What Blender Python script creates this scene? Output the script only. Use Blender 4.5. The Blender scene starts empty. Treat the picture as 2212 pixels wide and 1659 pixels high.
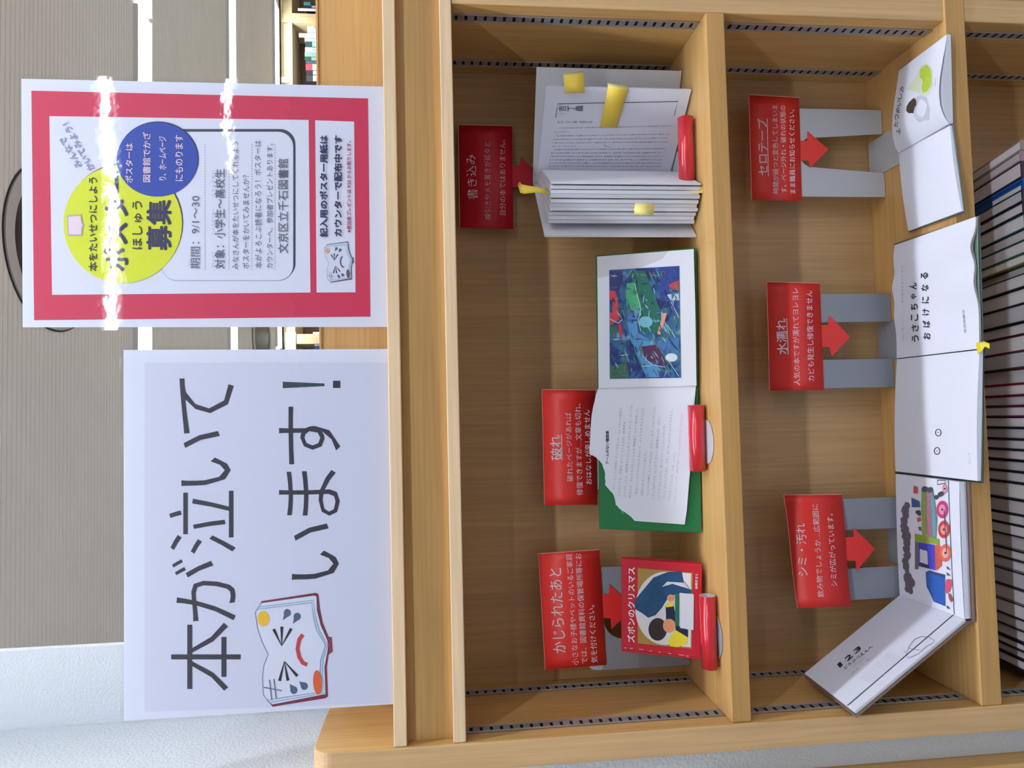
import bpy, bmesh, math, random
from mathutils import Vector, Matrix
random.seed(7)
SC = bpy.context.scene
COL = SC.collection

# ------------------------------------------------------------------ camera
FPX = 1499.4                      # focal length in pixels of a 2212 px wide frame
CAM = Vector((0.362, -0.7913, -0.0104))
YAW, PIT, ROL = 0.0455, 0.1002, -0.0195
FW = Vector((math.sin(YAW) * math.cos(PIT), math.cos(YAW) * math.cos(PIT), -math.sin(PIT)))
_R = Vector((math.cos(YAW), -math.sin(YAW), 0)); _U = _R.cross(FW)
RT = math.cos(ROL) * _R + math.sin(ROL) * _U
UP = -math.sin(ROL) * _R + math.cos(ROL) * _U
cd = bpy.data.cameras.new('camera'); cam = bpy.data.objects.new('camera', cd); COL.objects.link(cam)
cd.sensor_fit = 'HORIZONTAL'; cd.sensor_width = 36; cd.lens = FPX * 36 / 2212; cd.clip_start = 0.02; cd.clip_end = 60
M = Matrix((-UP, RT, -FW)).transposed().to_4x4(); M.translation = CAM   # the photograph lies on its side
cam.matrix_world = M
SC.camera = cam

# ------------------------------------------------------------------ light and exposure
WORLD_STRENGTH = 0.16
LAMP_STRENGTH = 27.0
SC.view_settings.view_transform = 'Standard'; SC.view_settings.look = 'None'
SC.view_settings.gamma = 1; SC.view_settings.use_curve_mapping = False
SC.view_settings.exposure = 0.55
w = bpy.data.worlds.new('room_light'); SC.world = w; w.use_nodes = True
bg = w.node_tree.nodes['Background']; bg.inputs[0].default_value = (0.88, 0.93, 1.0, 1); bg.inputs[1].default_value = WORLD_STRENGTH

# ------------------------------------------------------------------ points: where a ray of the photo meets a plane of the place
def ray(x, y): return FW + (829.5 - y) / FPX * RT - (x - 1106) / FPX * UP
def aX(x, y, v): d = ray(x, y); return CAM + d * ((v - CAM.x) / d.x)
def aY(x, y, v): d = ray(x, y); return CAM + d * ((v - CAM.y) / d.y)
def aZ(x, y, v): d = ray(x, y); return CAM + d * ((v - CAM.z) / d.z)

def project(q):
    d = q - CAM; z = d.dot(FW); return 1106 - FPX * d.dot(UP) / z, 829.5 - FPX * d.dot(RT) / z

# ------------------------------------------------------------------ materials
def lin(c): return tuple((v / 255 / 12.92 if v / 255 <= 0.04045 else ((v / 255 + 0.055) / 1.055) ** 2.4) for v in c) + (1,)
MATS = {}
def mat(name, rgb, rough=0.6, spec=0.5, metal=0.0, emit=0.0, alb=None, coat=0.0, noise=0.0, nscale=30.0):
    if name in MATS: return MATS[name]
    m = bpy.data.materials.new(name); m.use_nodes = True; nt = m.node_tree
    b = nt.nodes['Principled BSDF']
    c = alb + (1,) if alb else lin(rgb)
    b.inputs['Base Color'].default_value = c
    b.inputs['Roughness'].default_value = rough; b.inputs['Metallic'].default_value = metal
    b.inputs['Specular IOR Level'].default_value = spec
    if coat: b.inputs['Coat Weight'].default_value = coat; b.inputs['Coat Roughness'].default_value = 0.08
    if emit: b.inputs['Emission Color'].default_value = c; b.inputs['Emission Strength'].default_value = emit
    if noise:
        n = nt.nodes.new('ShaderNodeTexNoise'); n.inputs['Scale'].default_value = nscale; n.inputs['Detail'].default_value = 4
        tc = nt.nodes.new('ShaderNodeTexCoord'); nt.links.new(tc.outputs['Object'], n.inputs['Vector'])
        mx = nt.nodes.new('ShaderNodeMix'); mx.data_type = 'RGBA'
        mx.inputs['A'].default_value = tuple(v * (1 - noise) for v in c[:3]) + (1,)
        mx.inputs['B'].default_value = tuple(min(1, v * (1 + noise)) for v in c[:3]) + (1,)
        nt.links.new(n.outputs['Fac'], mx.inputs['Factor']); nt.links.new(mx.outputs['Result'], b.inputs['Base Color'])
    MATS[name] = m; return m

def wood(name, base, axis, rough=0.42, fine=1.0):
    """pale maple veneer; axis = direction of the grain"""
    m = bpy.data.materials.new(name); m.use_nodes = True; nt = m.node_tree; N = nt.nodes.new; L = nt.links.new
    b = nt.nodes['Principled BSDF']; b.inputs['Roughness'].default_value = rough
    tc = N('ShaderNodeTexCoord'); mp = N('ShaderNodeMapping')
    s = [230 * fine, 230 * fine, 230 * fine]; s['XYZ'.index(axis)] = 6
    mp.inputs['Scale'].default_value = s
    geo = N('ShaderNodeNewGeometry'); L(geo.outputs['Position'], mp.inputs['Vector'])
    n1 = N('ShaderNodeTexNoise'); n1.inputs['Scale'].default_value = 1; n1.inputs['Detail'].default_value = 5; L(mp.outputs['Vector'], n1.inputs['Vector'])
    mp2 = N('ShaderNodeMapping'); s2 = [22, 22, 22]; s2['XYZ'.index(axis)] = 2.5; mp2.inputs['Scale'].default_value = s2
    L(geo.outputs['Position'], mp2.inputs['Vector'])
    n2 = N('ShaderNodeTexNoise'); n2.inputs['Scale'].default_value = 1; n2.inputs['Detail'].default_value = 3; L(mp2.outputs['Vector'], n2.inputs['Vector'])
    add = N('ShaderNodeMath'); add.operation = 'MULTIPLY_ADD'; add.inputs[1].default_value = 0.55; L(n1.outputs['Fac'], add.inputs[0])
    mul = N('ShaderNodeMath'); mul.operation = 'MULTIPLY'; mul.inputs[1].default_value = 0.45; L(n2.outputs['Fac'], mul.inputs[0]); L(mul.outputs[0], add.inputs[2])
    cr = N('ShaderNodeValToRGB'); cr.color_ramp.elements[0].position = 0.34; cr.color_ramp.elements[1].position = 0.64
    cr.color_ramp.elements[0].color = tuple(v * 0.83 for v in base) + (1,); cr.color_ramp.elements[1].color = tuple(v * 1.1 for v in base) + (1,)
    L(add.outputs[0], cr.inputs['Fac']); L(cr.outputs['Color'], b.inputs['Base Color'])
    bp = N('ShaderNodeBump'); bp.inputs['Strength'].default_value = 0.05; bp.inputs['Distance'].default_value = 0.001
    L(n1.outputs['Fac'], bp.inputs['Height']); L(bp.outputs['Normal'], b.inputs['Normal'])
    MATS[name] = m; return m
MAPLE = (0.58, 0.345, 0.125)
W_H = wood('maple_horizontal', MAPLE, 'X'); W_V = wood('maple_vertical', MAPLE, 'Z')
W_EH = wood('maple_edge_horizontal', (0.53, 0.30, 0.10), 'X', 0.5); W_EV = wood('maple_edge_vertical', (0.62, 0.40, 0.20), 'Z', 0.5)
W_EP = wood('maple_edge_pale', (0.76, 0.56, 0.36), 'X', 0.5)
W_BACK = wood('maple_back_panel', (0.53, 0.325, 0.15), 'Z', 0.45)
W_FAR = wood('maple_far', (0.56, 0.44, 0.24), 'Z', 0.5)
PAPER = mat('white_paper', None, 0.7, 0.3, alb=(0.72, 0.75, 0.89))
PAPER2 = mat('poster_print_tint', None, 0.6, 0.3, alb=(0.64, 0.665, 0.83))
PAGE = mat('page_paper', None, 0.75, 0.25, alb=(0.67, 0.69, 0.81))
PAGE_E = mat('page_edges', None, 0.8, 0.2, alb=(0.60, 0.60, 0.67))
INK = mat('dark_ink', (45, 45, 62), 0.5)
INK_GREY = mat('grey_ink', (96, 98, 122), 0.6)
INK_FAINT = mat('faint_ink', (150, 150, 170), 0.7)
NAVY = mat('navy_ink', (42, 40, 92), 0.5)
WHITE_INK = mat('white_ink', (238, 214, 222), 0.4)
RED_CARD = mat('red_laminated_card', (238, 54, 50), 0.4, 0.5)
RED_POSTER = mat('red_poster_print', (206, 44, 84), 0.5)
YELLOW = mat('yellow_print', (216, 226, 40), 0.5)
BLUE = mat('blue_print', (36, 70, 172), 0.5)
BLACK = mat('black_print', (26, 26, 36), 0.5)
CRIMSON = mat('crimson_ink', (178, 48, 96), 0.5)
LILAC = mat('lilac_pencil', (160, 158, 196), 0.7)
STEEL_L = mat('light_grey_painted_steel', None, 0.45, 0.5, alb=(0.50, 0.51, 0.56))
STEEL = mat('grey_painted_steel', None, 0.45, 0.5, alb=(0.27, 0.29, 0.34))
RAIL = mat('brushed_rail_metal', None, 0.4, 0.5, metal=0.6, alb=(0.42, 0.40, 0.42))
SLOT = mat('slot_dark', (14, 13, 14), 0.8)
RED_TUBE = mat('red_tube_plastic', (204, 34, 52), 0.25, 0.6, coat=0.5)
TUBE_IN = mat('tube_inside', (190, 178, 185), 0.6)
STICKY = mat('yellow_sticky_paper', (246, 214, 84), 0.7)
STICKY_L = mat('pale_sticky_paper', (240, 226, 140), 0.7)
GREEN_COVER = mat('green_glossy_cover', (34, 118, 66), 0.18, 0.6, coat=0.6)
RED_COVER = mat('red_book_cover', (200, 32, 52), 0.3, 0.5, coat=0.4)

def film_material():
    m = bpy.data.materials.new('laminating_film'); m.use_nodes = True; nt = m.node_tree; N = nt.nodes.new; L = nt.links.new
    nt.nodes.remove(nt.nodes['Principled BSDF']); out = nt.nodes['Material Output']
    tr = N('ShaderNodeBsdfTransparent'); tr.inputs[0].default_value = (0.97, 0.97, 0.985, 1)
    gl = N('ShaderNodeBsdfGlossy'); gl.inputs['Roughness'].default_value = 0.03
    geo = N('ShaderNodeNewGeometry')
    n = N('ShaderNodeTexNoise'); n.inputs['Scale'].default_value = 5.5; n.inputs['Detail'].default_value = 1.5; L(geo.outputs['Position'], n.inputs['Vector'])
    n2 = N('ShaderNodeTexNoise'); n2.inputs['Scale'].default_value = 60; n2.inputs['Detail'].default_value = 2; L(geo.outputs['Position'], n2.inputs['Vector'])
    bp = N('ShaderNodeBump'); bp.inputs['Strength'].default_value = 0.07; bp.inputs['Distance'].default_value = 0.02; L(n.outputs['Fac'], bp.inputs['Height'])
    bp2 = N('ShaderNodeBump'); bp2.inputs['Strength'].default_value = 0.06; bp2.inputs['Distance'].default_value = 0.0015
    L(n2.outputs['Fac'], bp2.inputs['Height']); L(bp.outputs['Normal'], bp2.inputs['Normal'])
    fr = N('ShaderNodeFresnel'); io = N('ShaderNodeMath'); io.operation = 'MULTIPLY_ADD'; io.inputs[1].default_value = 1 / 1.5 - 1.5; io.inputs[2].default_value = 1.5
    L(geo.outputs['Backfacing'], io.inputs[0]); L(io.outputs[0], fr.inputs['IOR']); L(bp2.outputs['Normal'], fr.inputs['Normal'])
    L(bp2.outputs['Normal'], gl.inputs['Normal'])
    mx = N('ShaderNodeMixShader'); L(fr.outputs[0], mx.inputs[0]); L(tr.outputs[0], mx.inputs[1]); L(gl.outputs[0], mx.inputs[2])
    L(mx.outputs[0], out.inputs['Surface']); return m
FILM = film_material()

def plaster_material():
    m = bpy.data.materials.new('textured_white_wallpaper'); m.use_nodes = True; nt = m.node_tree; N = nt.nodes.new; L = nt.links.new
    b = nt.nodes['Principled BSDF']; b.inputs['Base Color'].default_value = (0.60, 0.645, 0.70, 1); b.inputs['Roughness'].default_value = 0.55
    geo = N('ShaderNodeNewGeometry')
    n = N('ShaderNodeTexNoise'); n.inputs['Scale'].default_value = 260; n.inputs['Detail'].default_value = 3; L(geo.outputs['Position'], n.inputs['Vector'])
    bp = N('ShaderNodeBump'); bp.inputs['Strength'].default_value = 0.6; bp.inputs['Distance'].default_value = 0.003
    L(n.outputs['Fac'], bp.inputs['Height']); L(bp.outputs['Normal'], b.inputs['Normal']); return m
PLASTER = plaster_material()
CEIL = mat('ribbed_ceiling_board', None, 0.85, 0.2, alb=(0.80, 0.765, 0.73), noise=0.05, nscale=8)
FLOOR = mat('floor_carpet', None, 0.9, 0.2, alb=(0.60, 0.57, 0.54), noise=0.1, nscale=60)

# ------------------------------------------------------------------ object helpers
ORG = {}
def link(name, me, parent=None, loc=(0, 0, 0), kind=None):
    o = bpy.data.objects.new(name, me); COL.objects.link(o)
    if parent is not None: o.parent = parent; ORG[o.name] = ORG[parent.name]
    else: o.location = loc; ORG[o.name] = Vector(loc)
    if kind: o['kind'] = kind
    return o
def props(o, label=None, cat=None, group=None, kind=None):
    if label: o['label'] = label
    if cat: o['category'] = cat
    if group: o['group'] = group
    if kind: o['kind'] = kind
    return o
def thing(name, label, cat, loc, group=None): return props(link(name, None, None, loc), label, cat, group)
def mesh(name, vf, mats, parent=None, loc=(0, 0, 0), smooth=False, kind=None, mi=None, fix=True):
    """vf in world coordinates; stored relative to the thing's base"""
    org = ORG[parent.name] if parent is not None else Vector(loc)
    me = bpy.data.meshes.new(name)
    me.from_pydata([tuple(Vector(v) - org) for v in vf[0]], [], [tuple(f) for f in vf[1]])
    if not isinstance(mats, (list, tuple)): mats = [mats]
    for m in mats: me.materials.append(m)
    if mi: me.polygons.foreach_set('material_index', mi)
    if fix:
        bm = bmesh.new(); bm.from_mesh(me); bmesh.ops.recalc_face_normals(bm, faces=bm.faces); bm.to_mesh(me); bm.free()
    if smooth: me.polygons.foreach_set('use_smooth', [True] * len(me.polygons))
    me.update()
    return link(name, me, parent, loc, kind)
def bevel(o, wd, seg=2):
    md = o.modifiers.new('bevel', 'BEVEL'); md.width = wd; md.segments = seg; md.limit_method = 'ANGLE'; return o
def box(x0, x1, y0, y1, z0, z1):
    v = [Vector((x, y, z)) for x in (x0, x1) for y in (y0, y1) for z in (z0, z1)]
    return v, [(0, 1, 3, 2), (4, 6, 7, 5), (0, 4, 5, 1), (2, 3, 7, 6), (0, 2, 6, 4), (1, 5, 7, 3)]
def join(*vfs):
    V, F = [], []
    for v, f in vfs:
        k = len(V); V += list(v); F += [tuple(i + k for i in q) for q in f]
    return V, F
def prism(pts, off):
    """closed polygon pts extruded by off"""
    n = len(pts); off = Vector(off)
    V = [Vector(p) for p in pts] + [Vector(p) + off for p in pts]
    F = [tuple(range(n)), tuple(range(2 * n - 1, n - 1, -1))] + [(i, i + n, (i + 1) % n + n, (i + 1) % n) for i in range(n)]
    return V, F
def tube(a, b, r, ri, seg=28):
    a, b = Vector(a), Vector(b); d = (b - a).normalized(); u = d.orthogonal().normalized(); v = d.cross(u)
    V, F, mi = [], [], []
    for p in (a, b):
        for rr in (r, ri):
            V += [p + rr * (math.cos(t) * u + math.sin(t) * v) for t in (2 * math.pi * k / seg for k in range(seg))]
    ring = lambda i, k: i * seg + k % seg
    for k in range(seg):
        for (i, j, m) in ((0, 2, 0), (1, 3, 1), (0, 1, 1), (2, 3, 1)):
            F.append((ring(i, k), ring(i, k + 1), ring(j, k + 1), ring(j, k))); mi.append(m)
    return V, F, mi

# ------------------------------------------------------------------ flat surfaces that carry print
class Flat:
    """plane through three points; hit() gives the point of the plane the photo shows at x, y, raised by off"""
    def __init__(s, p, n):
        s.p = Vector(p); s.n = Vector(n).normalized()
        if s.n.dot(CAM - s.p) < 0: s.n = -s.n
    def __call__(s, x, y, off=0.0):
        d = ray(x, y); q = CAM + d * ((s.p - CAM).dot(s.n) / d.dot(s.n)); return q + s.n * off
def solve(A, b):
    n = len(b); A = [r[:] + [b[i]] for i, r in enumerate(A)]
    for i in range(n):
        k = max(range(i, n), key=lambda r: abs(A[r][i])); A[i], A[k] = A[k], A[i]
        for r in range(n):
            if r != i:
                f = A[r][i] / A[i][i]
                for c in range(i, n + 1): A[r][c] -= f * A[i][c]
    return [A[i][n] / A[i][i] for i in range(n)]
class Patch:
    """curved page; corners 00, 10, 11, 01 in the photo and in the place; lift(s,t) in metres"""
    def __init__(s, px, P, lift=None, n=None):
        s.P = [Vector(p) for p in P]; s.lift = lift or (lambda a, b: 0.0)
        nn = (s.P[1] - s.P[0]).cross(s.P[3] - s.P[0]).normalized()
        if nn.dot(CAM - s.P[0]) < 0: nn = -nn
        s.n = Vector(n) if n else nn
        A, b = [], []
        for (x, y), (u, v) in zip(px, ((0, 0), (1, 0), (1, 1), (0, 1))):
            A.append([x, y, 1, 0, 0, 0, -u * x, -u * y]); b.append(u)
            A.append([0, 0, 0, x, y, 1, -v * x, -v * y]); b.append(v)
        s.h = solve(A, b)
    def at(s, a, b, off=0.0):
        P = s.P
        return P[0] * (1 - a) * (1 - b) + P[1] * a * (1 - b) + P[2] * a * b + P[3] * (1 - a) * b + s.n * (s.lift(a, b) + off)
    def __call__(s, x, y, off=0.0):
        h = s.h; u, v = x, y
        for _ in range(4):                     # follow the curved page to the point the photo shows
            w_ = h[6] * u + h[7] * v + 1
            a, b = (h[0] * u + h[1] * v + h[2]) / w_, (h[3] * u + h[4] * v + h[5]) / w_
            a, b = max(-.05, min(1.05, a)), max(-.05, min(1.05, b))
            q = s.at(a, b, off); px = project(q); u += x - px[0]; v += y - px[1]
        return q
    def sheet(s, nu=16, nv=10, t=0.0, a0=0, a1=1, b0=0, b1=1, off=0.0):
        """grid; with t > 0 a closed block reaching t below"""
        V = [s.at(a0 + (a1 - a0) * i / nu, b0 + (b1 - b0) * j / nv, off) for j in range(nv + 1) for i in range(nu + 1)]
        I = lambda i, j: j * (nu + 1) + i
        F = [(I(i, j), I(i + 1, j), I(i + 1, j + 1), I(i, j + 1)) for j in range(nv) for i in range(nu)]
        if t:
            K = len(V)
            V += [s.P[0] * (1 - a) * (1 - b) + s.P[1] * a * (1 - b) + s.P[2] * a * b + s.P[3] * (1 - a) * b - s.n * t
                  for b in [b0 + (b1 - b0) * j / nv for j in range(nv + 1)] for a in [a0 + (a1 - a0) * i / nu for i in range(nu + 1)]]
            F += [tuple(K + q for q in f)[::-1] for f in F[:nu * nv]]
            rim = [I(i, 0) for i in range(nu)] + [I(nu, j) for j in range(nv)] + [I(i, nv) for i in range(nu, 0, -1)] + [I(0, j) for j in range(nv, 0, -1)]
            for a, b in zip(rim, rim[1:] + rim[:1]): F.append((a, a + K, b + K, b))
        return V, F

GLY = {}
def glyphs(body, bold=0.0):
    k = (body, bold)
    if k not in GLY:
        c = bpy.data.curves.new('t', 'FONT'); c.body = body; c.resolution_u = 2; c.offset = bold; c.space_line = 1.0
        o = bpy.data.objects.new('t', c); COL.objects.link(o)
        me = bpy.data.meshes.new_from_object(o.evaluated_get(bpy.context.evaluated_depsgraph_get()))
        V = [(v.co.x, v.co.y) for v in me.vertices]; F = [tuple(p.vertices) for p in me.polygons]
        bpy.data.objects.remove(o); bpy.data.curves.remove(c); bpy.data.meshes.remove(me)
        GLY[k] = (V, F)
    return GLY[k]

class Print:
    """flat print lying on a surface, gathered per part name and ink"""
    def __init__(s, parent, surf, base=0.00025):
        s.parent, s.surf, s.base, s.acc, s.k = parent, surf, base, {}, 0
    def _add(s, nm, m, V, F, layer):
        acc = s.acc.setdefault((nm, m.name), ([], [], m)); k = len(acc[0])
        acc[0].extend(s.surf(x, y, s.base + layer * 0.00012) for x, y in V); acc[1].extend(tuple(i + k for i in f) for f in F)
    def poly(s, pts, m, layer=0, nm='printed_picture'): s._add(nm, m, pts, [tuple(range(len(pts)))], layer)
    def ell(s, cx, cy, rx, ry, m, layer=0, nm='printed_picture', n=48, a0=0, a1=2 * math.pi):
        s.poly([(cx + rx * math.cos(a0 + (a1 - a0) * i / n), cy + ry * math.sin(a0 + (a1 - a0) * i / n)) for i in range(n)], m, layer, nm)
    def line(s, pts, wd, m, layer=0, nm='printed_picture', closed=False):
        n = len(pts); L_, R_ = [], []
        for i, (x, y) in enumerate(pts):
            a = pts[i - 1] if (i > 0 or closed) else pts[i]; b = pts[(i + 1) % n] if (i < n - 1 or closed) else pts[i]
            dx, dy = b[0] - a[0], b[1] - a[1]; l = math.hypot(dx, dy) or 1; nx, ny = -dy / l * wd / 2, dx / l * wd / 2
            L_.append((x + nx, y + ny)); R_.append((x - nx, y - ny))
        F = [(i, (i + 1) % n, n + (i + 1) % n, n + i) for i in range(n if closed else n - 1)]
        s._add(nm, m, L_ + R_, F, layer)
    def text(s, body, p0, p1, h, m, bold=0.0, layer=1, nm='printed_text'):
        """reading from p0 to p1 (centre line, photo pixels), h = height of the ink"""
        if bold > 0:                           # heavier strokes: the same ink laid down five times, slightly shifted
            k = bold * h
            for j, (ax, ay) in enumerate(((0, 0), (k, k), (-k, k), (k, -k), (-k, -k))):
                s.text(body, (p0[0] + ax, p0[1] + ay), (p1[0] + ax, p1[1] + ay), h, m, 0.0, layer + .22 * j, nm)
            return
        V, F = glyphs(body, bold)
        if not V: return
        x0, x1 = min(v[0] for v in V), max(v[0] for v in V); y0, y1 = min(v[1] for v in V), max(v[1] for v in V)
        dx, dy = p1[0] - p0[0], p1[1] - p0[1]; l = math.hypot(dx, dy); nx, ny = -dy / l, dx / l
        out = []
        for x, y in V:
            a = (x - x0) / (x1 - x0 or 1); b = ((y1 + y0) / 2 - y) / (y1 - y0 or 1) * h
            out.append((p0[0] + dx * a + nx * b, p0[1] + dy * a + ny * b))
        s._add(nm, m, out, F, layer)
    def glyph(s, ch, y0, y1, x0, x1, m, bold=0.0, layer=1, nm='printed_text'):
        s.text(ch, ((x0 + x1) / 2, y0), ((x0 + x1) / 2, y1), x1 - x0, m, bold, layer, nm)
    def column(s, body, y0, y1, x0, x1, m, layer=1, nm='printed_text', slant=0.0):
        """vertical writing: characters run down the page (to the right in the photo)"""
        V, F = glyphs('\n'.join(body)); ys = [v[1] for v in V]; xs = [v[0] for v in V]
        a0, a1, b0, b1 = min(xs), max(xs), min(ys), max(ys)
        out = []
        for x, y in V:
            t = (b1 - y) / (b1 - b0); out.append((x0 + (x1 - x0) * t, y0 + (y1 - y0) * (x - a0) / (a1 - a0) + slant * t))
        s._add(nm, m, out, F, layer)
    def done(s, labels=None):
        for (nm, _), (V, F, m) in s.acc.items():
            o = mesh(nm, (V, F), m, s.parent, fix=False, kind='stuff')

# ================================================================== SETTING
Z1, Z2, Z3, Z4, Z5, Z6, Z7, Z8 = .0504, .0358, -.0149, -.0294, -.3368, -.3601, -.6471, -.6735
W, D, ZF, ZC = .845, .165, -1.6, 1.05
xr_c = aY(2212, 1623, .03).x
mesh('floor', box(-3, 6, -3.5, 4.6, ZF - .05, ZF), FLOOR, kind='structure')
mesh('wall_back', box(-3, 6, 4.3, 4.4, ZF, ZC + .1), PLASTER, kind='structure')
mesh('wall_left', box(-1.6, aY(130, 1400, .2).x, .2, .212, ZF, ZC), PLASTER, kind='structure')
mesh('trim_1', box(xr_c, -.0335, .03, .1995, ZF, ZC - .001), PLASTER, kind='structure')
# ribbed ceiling: one folded sheet
V, F, k = [], [], 0
yy = -3.5
prof = []
while yy < 4.35:
    prof += [(yy, ZC), (yy + .0155, ZC), (yy + .0165, ZC + .0022), (yy + .0185, ZC + .0022)]; yy += .0195
for (y, z) in prof: V += [Vector((-3, y, z)), Vector((6, y, z))]
F = [(2 * i, 2 * i + 1, 2 * i + 3, 2 * i + 2) for i in range(len(prof) - 1)]
mesh('ceiling', (V, F), CEIL, kind='structure', fix=False)

LAMP = mat('lamp_diffuser', None, 0.5, alb=(0.88, 0.94, 1.0), emit=LAMP_STRENGTH)
LAMP_SOFT = mat('lamp_diffuser_soft', None, 0.5, alb=(0.88, 0.94, 1.0), emit=3.0)
LAMP_BODY = mat('lamp_housing', (225, 225, 228), 0.5)
rows = [(-2.34, 1.5, 1), (-1.31, -1.2, 2), (-.28, -1.2, 2), (.75, -1.2, 2), (1.782, aZ(290, 10, ZC).x - 2.3, 2), (2.846, -.4, 2), (3.84, aZ(598, 750, ZC).x, 1)]
ROWN = ['fourth row behind the camera', 'third row behind the camera', 'row just above the camera', 'row above the bookcase', 'nearest lit row beyond the posters',
        'middle lit row beyond the posters', 'farthest lit row, by the far bookcase']
for r, (y, x0, n) in enumerate(rows):
    for i in range(n):
        xa = x0 + i * 2.32; xb = xa + 2.3
        t = thing('ceiling_light', 'white glowing strip light on ceiling, ' + ('left' if i == 0 else 'right') + ' piece of ' + ROWN[r], 'ceiling light', (xa, y, ZC), 'strip lights in rows on the ceiling')
        mesh('diffuser', join(box(xa + .006, xb - .006, y - .058, y - .0275, ZC - .012, ZC - .002), box(xa + .006, xb - .006, y + .0275, y + .058, ZC - .012, ZC - .002)), LAMP_SOFT, t)
        mesh('lamp_tube', box(xa + .006, xb - .006, y - .027, y + .027, ZC - .013, ZC - .002), LAMP, t)
        mesh('housing', join(box(xa, xb, y - .066, y - .0585, ZC - .014, ZC - .0005), box(xa, xb, y + .0585, y + .066, ZC - .014, ZC - .0005)), LAMP_BODY, t)
def ring(cx, cy, r0, r1, z0, z1, n=56):
    V = []
    for r, z in ((r0, z0), (r1, z0), (r1, z1), (r0, z1)): V += [Vector((cx + r * math.cos(2 * math.pi * i / n), cy + r * math.sin(2 * math.pi * i / n), z)) for i in range(n)]
    F = [(a * n + i, a * n + (i + 1) % n, ((a + 1) % 4) * n + (i + 1) % n, ((a + 1) % 4) * n + i) for a in range(4) for i in range(n)]
    return V, F
DARK = mat('dark_recess', (24, 20, 30), 0.4)
for cx, cy, r, lb in ((.853, 1.0 + .225, .225, 'large round recessed ceiling fitting with dark centre above the red bordered poster'),
                      (.86, 3.23 + .21, .21, 'round recessed ceiling fitting far back, seen between the two posters')):
    t = thing('recessed_ceiling_fitting', lb, 'ceiling fitting', (cx, cy, ZC))
    mesh('trim_ring', ring(cx, cy, r - .037, r, ZC - .006, ZC - .0005), mat('fitting_ring', None, .6, alb=(.52, .51, .50)), t, smooth=False)
    mesh('dark_outer_ring', ring(cx, cy, r + .001, r + .005, ZC - .0025, ZC - .0005), DARK, t)  # thin dark ring just outside the trim ring
    mesh('dark_centre', ring(cx, cy, .002, r - .038, ZC - .0025, ZC - .0005), DARK, t)

# ------------------------------------------------------------------ far bookcase
YF = 3.95
fb = thing('far_bookcase', 'pale wooden bookcase reaching the ceiling on the far side of the room', 'bookcase', (2, YF, ZF))
FP = [.27, .907, 1.64, 2.375, 3.11, 3.85]
for i, x in enumerate(FP): mesh('upright', box(x - .033, x + .033, YF, YF + .27, ZF, ZC - .012), W_FAR, fb)
for a, b in zip(FP, FP[1:]):
    a += .034; b -= .034
    mesh('header_rail', box(a, b, YF + .002, YF + .02, 1.025, ZC - .012), W_FAR, fb)
    mesh('header_panel', box(a, b, YF + .012, YF + .022, .9865, 1.0245), W_FAR, fb)
    mesh('header_rail', box(a, b, YF + .002, YF + .27, .962, .986), W_FAR, fb)
    for z in (.62, .27, -.08, -.43, -.78, -1.13, -1.5): mesh('shelf', box(a, b, YF + .004, YF + .27, z, z + .022), W_FAR, fb)
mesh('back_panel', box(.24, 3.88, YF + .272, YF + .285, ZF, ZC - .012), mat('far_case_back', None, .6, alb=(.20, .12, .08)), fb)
def far_book(ya, yb, top, col, what, i, band=None):
    a, b = aY(670, ya, YF + .03).x, aY(670, yb, YF + .03).x
    if a > b: a, b = b, a
    a += .001; b -= .001
    z1 = aY(top, 100, YF + .03).z
    t = thing('far_book', what, 'book', ((a + b) / 2, YF + .03, .6424), 'books on the far bookcase')
    m = mat('far_cover_%02d%02d%02d' % tuple(c // 3 for c in col), col, .5)
    V, F = join(box(a, a + .003, YF + .03, YF + .18, .6424, z1), box(b - .003, b, YF + .03, YF + .18, .6424, z1), box(a + .003, b - .003, YF + .03, YF + .034, .6424, z1))
    mesh('cover', (V, F), m, t); mesh('pages', box(a + .0032, b - .0032, YF + .035, YF + .175, .645, z1 - .004), PAGE_E, t)
    if band: mesh('spine_label', box(a + .002, b - .002, YF + .0285, YF + .0299, z1 - .085, z1 - .045), mat('far_band_%s' % (band,), band, .6), t)
rows_ = [(4, 12, 657, (70, 140, 130), 'teal spined book right of the upright', (20, 30, 30)), (12, 18, 660, (40, 46, 48), 'black spined book next to the teal one, right of the upright', (190, 190, 190)),
         (55.6, 61.5, 664, (226, 205, 205), 'pinkish white book, first left of the upright', (160, 150, 150)), (61.7, 72, 664, (176, 186, 196), 'blue grey book, second left of the upright', None),
         (81, 89.5, 658, (190, 208, 218), 'pale blue book just left of the tall pink divider', None), (89.5, 102, 660, (30, 64, 64), 'dark teal book with light lettering left of the pale blue one', (140, 200, 190)),
         (102, 112.5, 659, (222, 228, 226), 'white book between dark teal and grey green books', (150, 160, 150)), (112.5, 122.5, 658, (120, 150, 138), 'grey green book left of the white one', None),
         (122.5, 131.5, 658, (38, 66, 50), 'dark green book on far shelf', (120, 150, 130)), (131.5, 138, 661, (60, 80, 96), 'slate blue thin book on far shelf', None),
         (138, 152, 660, (190, 60, 62), 'red and white spined book on far shelf', (235, 235, 235)), (152, 162, 661, (30, 30, 36), 'black book with white lettering beside the red one', (200, 200, 205)),
         (162, 176, 661, (46, 46, 52), 'wide charcoal book with white lettering, just above the poster edge', (225, 225, 230)),
         (717, 722.5, 669, (225, 228, 225), 'white topped book seen between the posters, right of the upright', (60, 60, 60)), (722.5, 725.5, 671, (40, 44, 48), 'dark book seen between the posters, beside the upright', (200, 200, 200)),
         (744, 747.2, 672, (220, 232, 236), 'white book seen between the posters, left of the upright', None), (747.4, 754, 672, (40, 60, 110), 'blue book at the edge of the crying book poster', None)]
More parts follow.
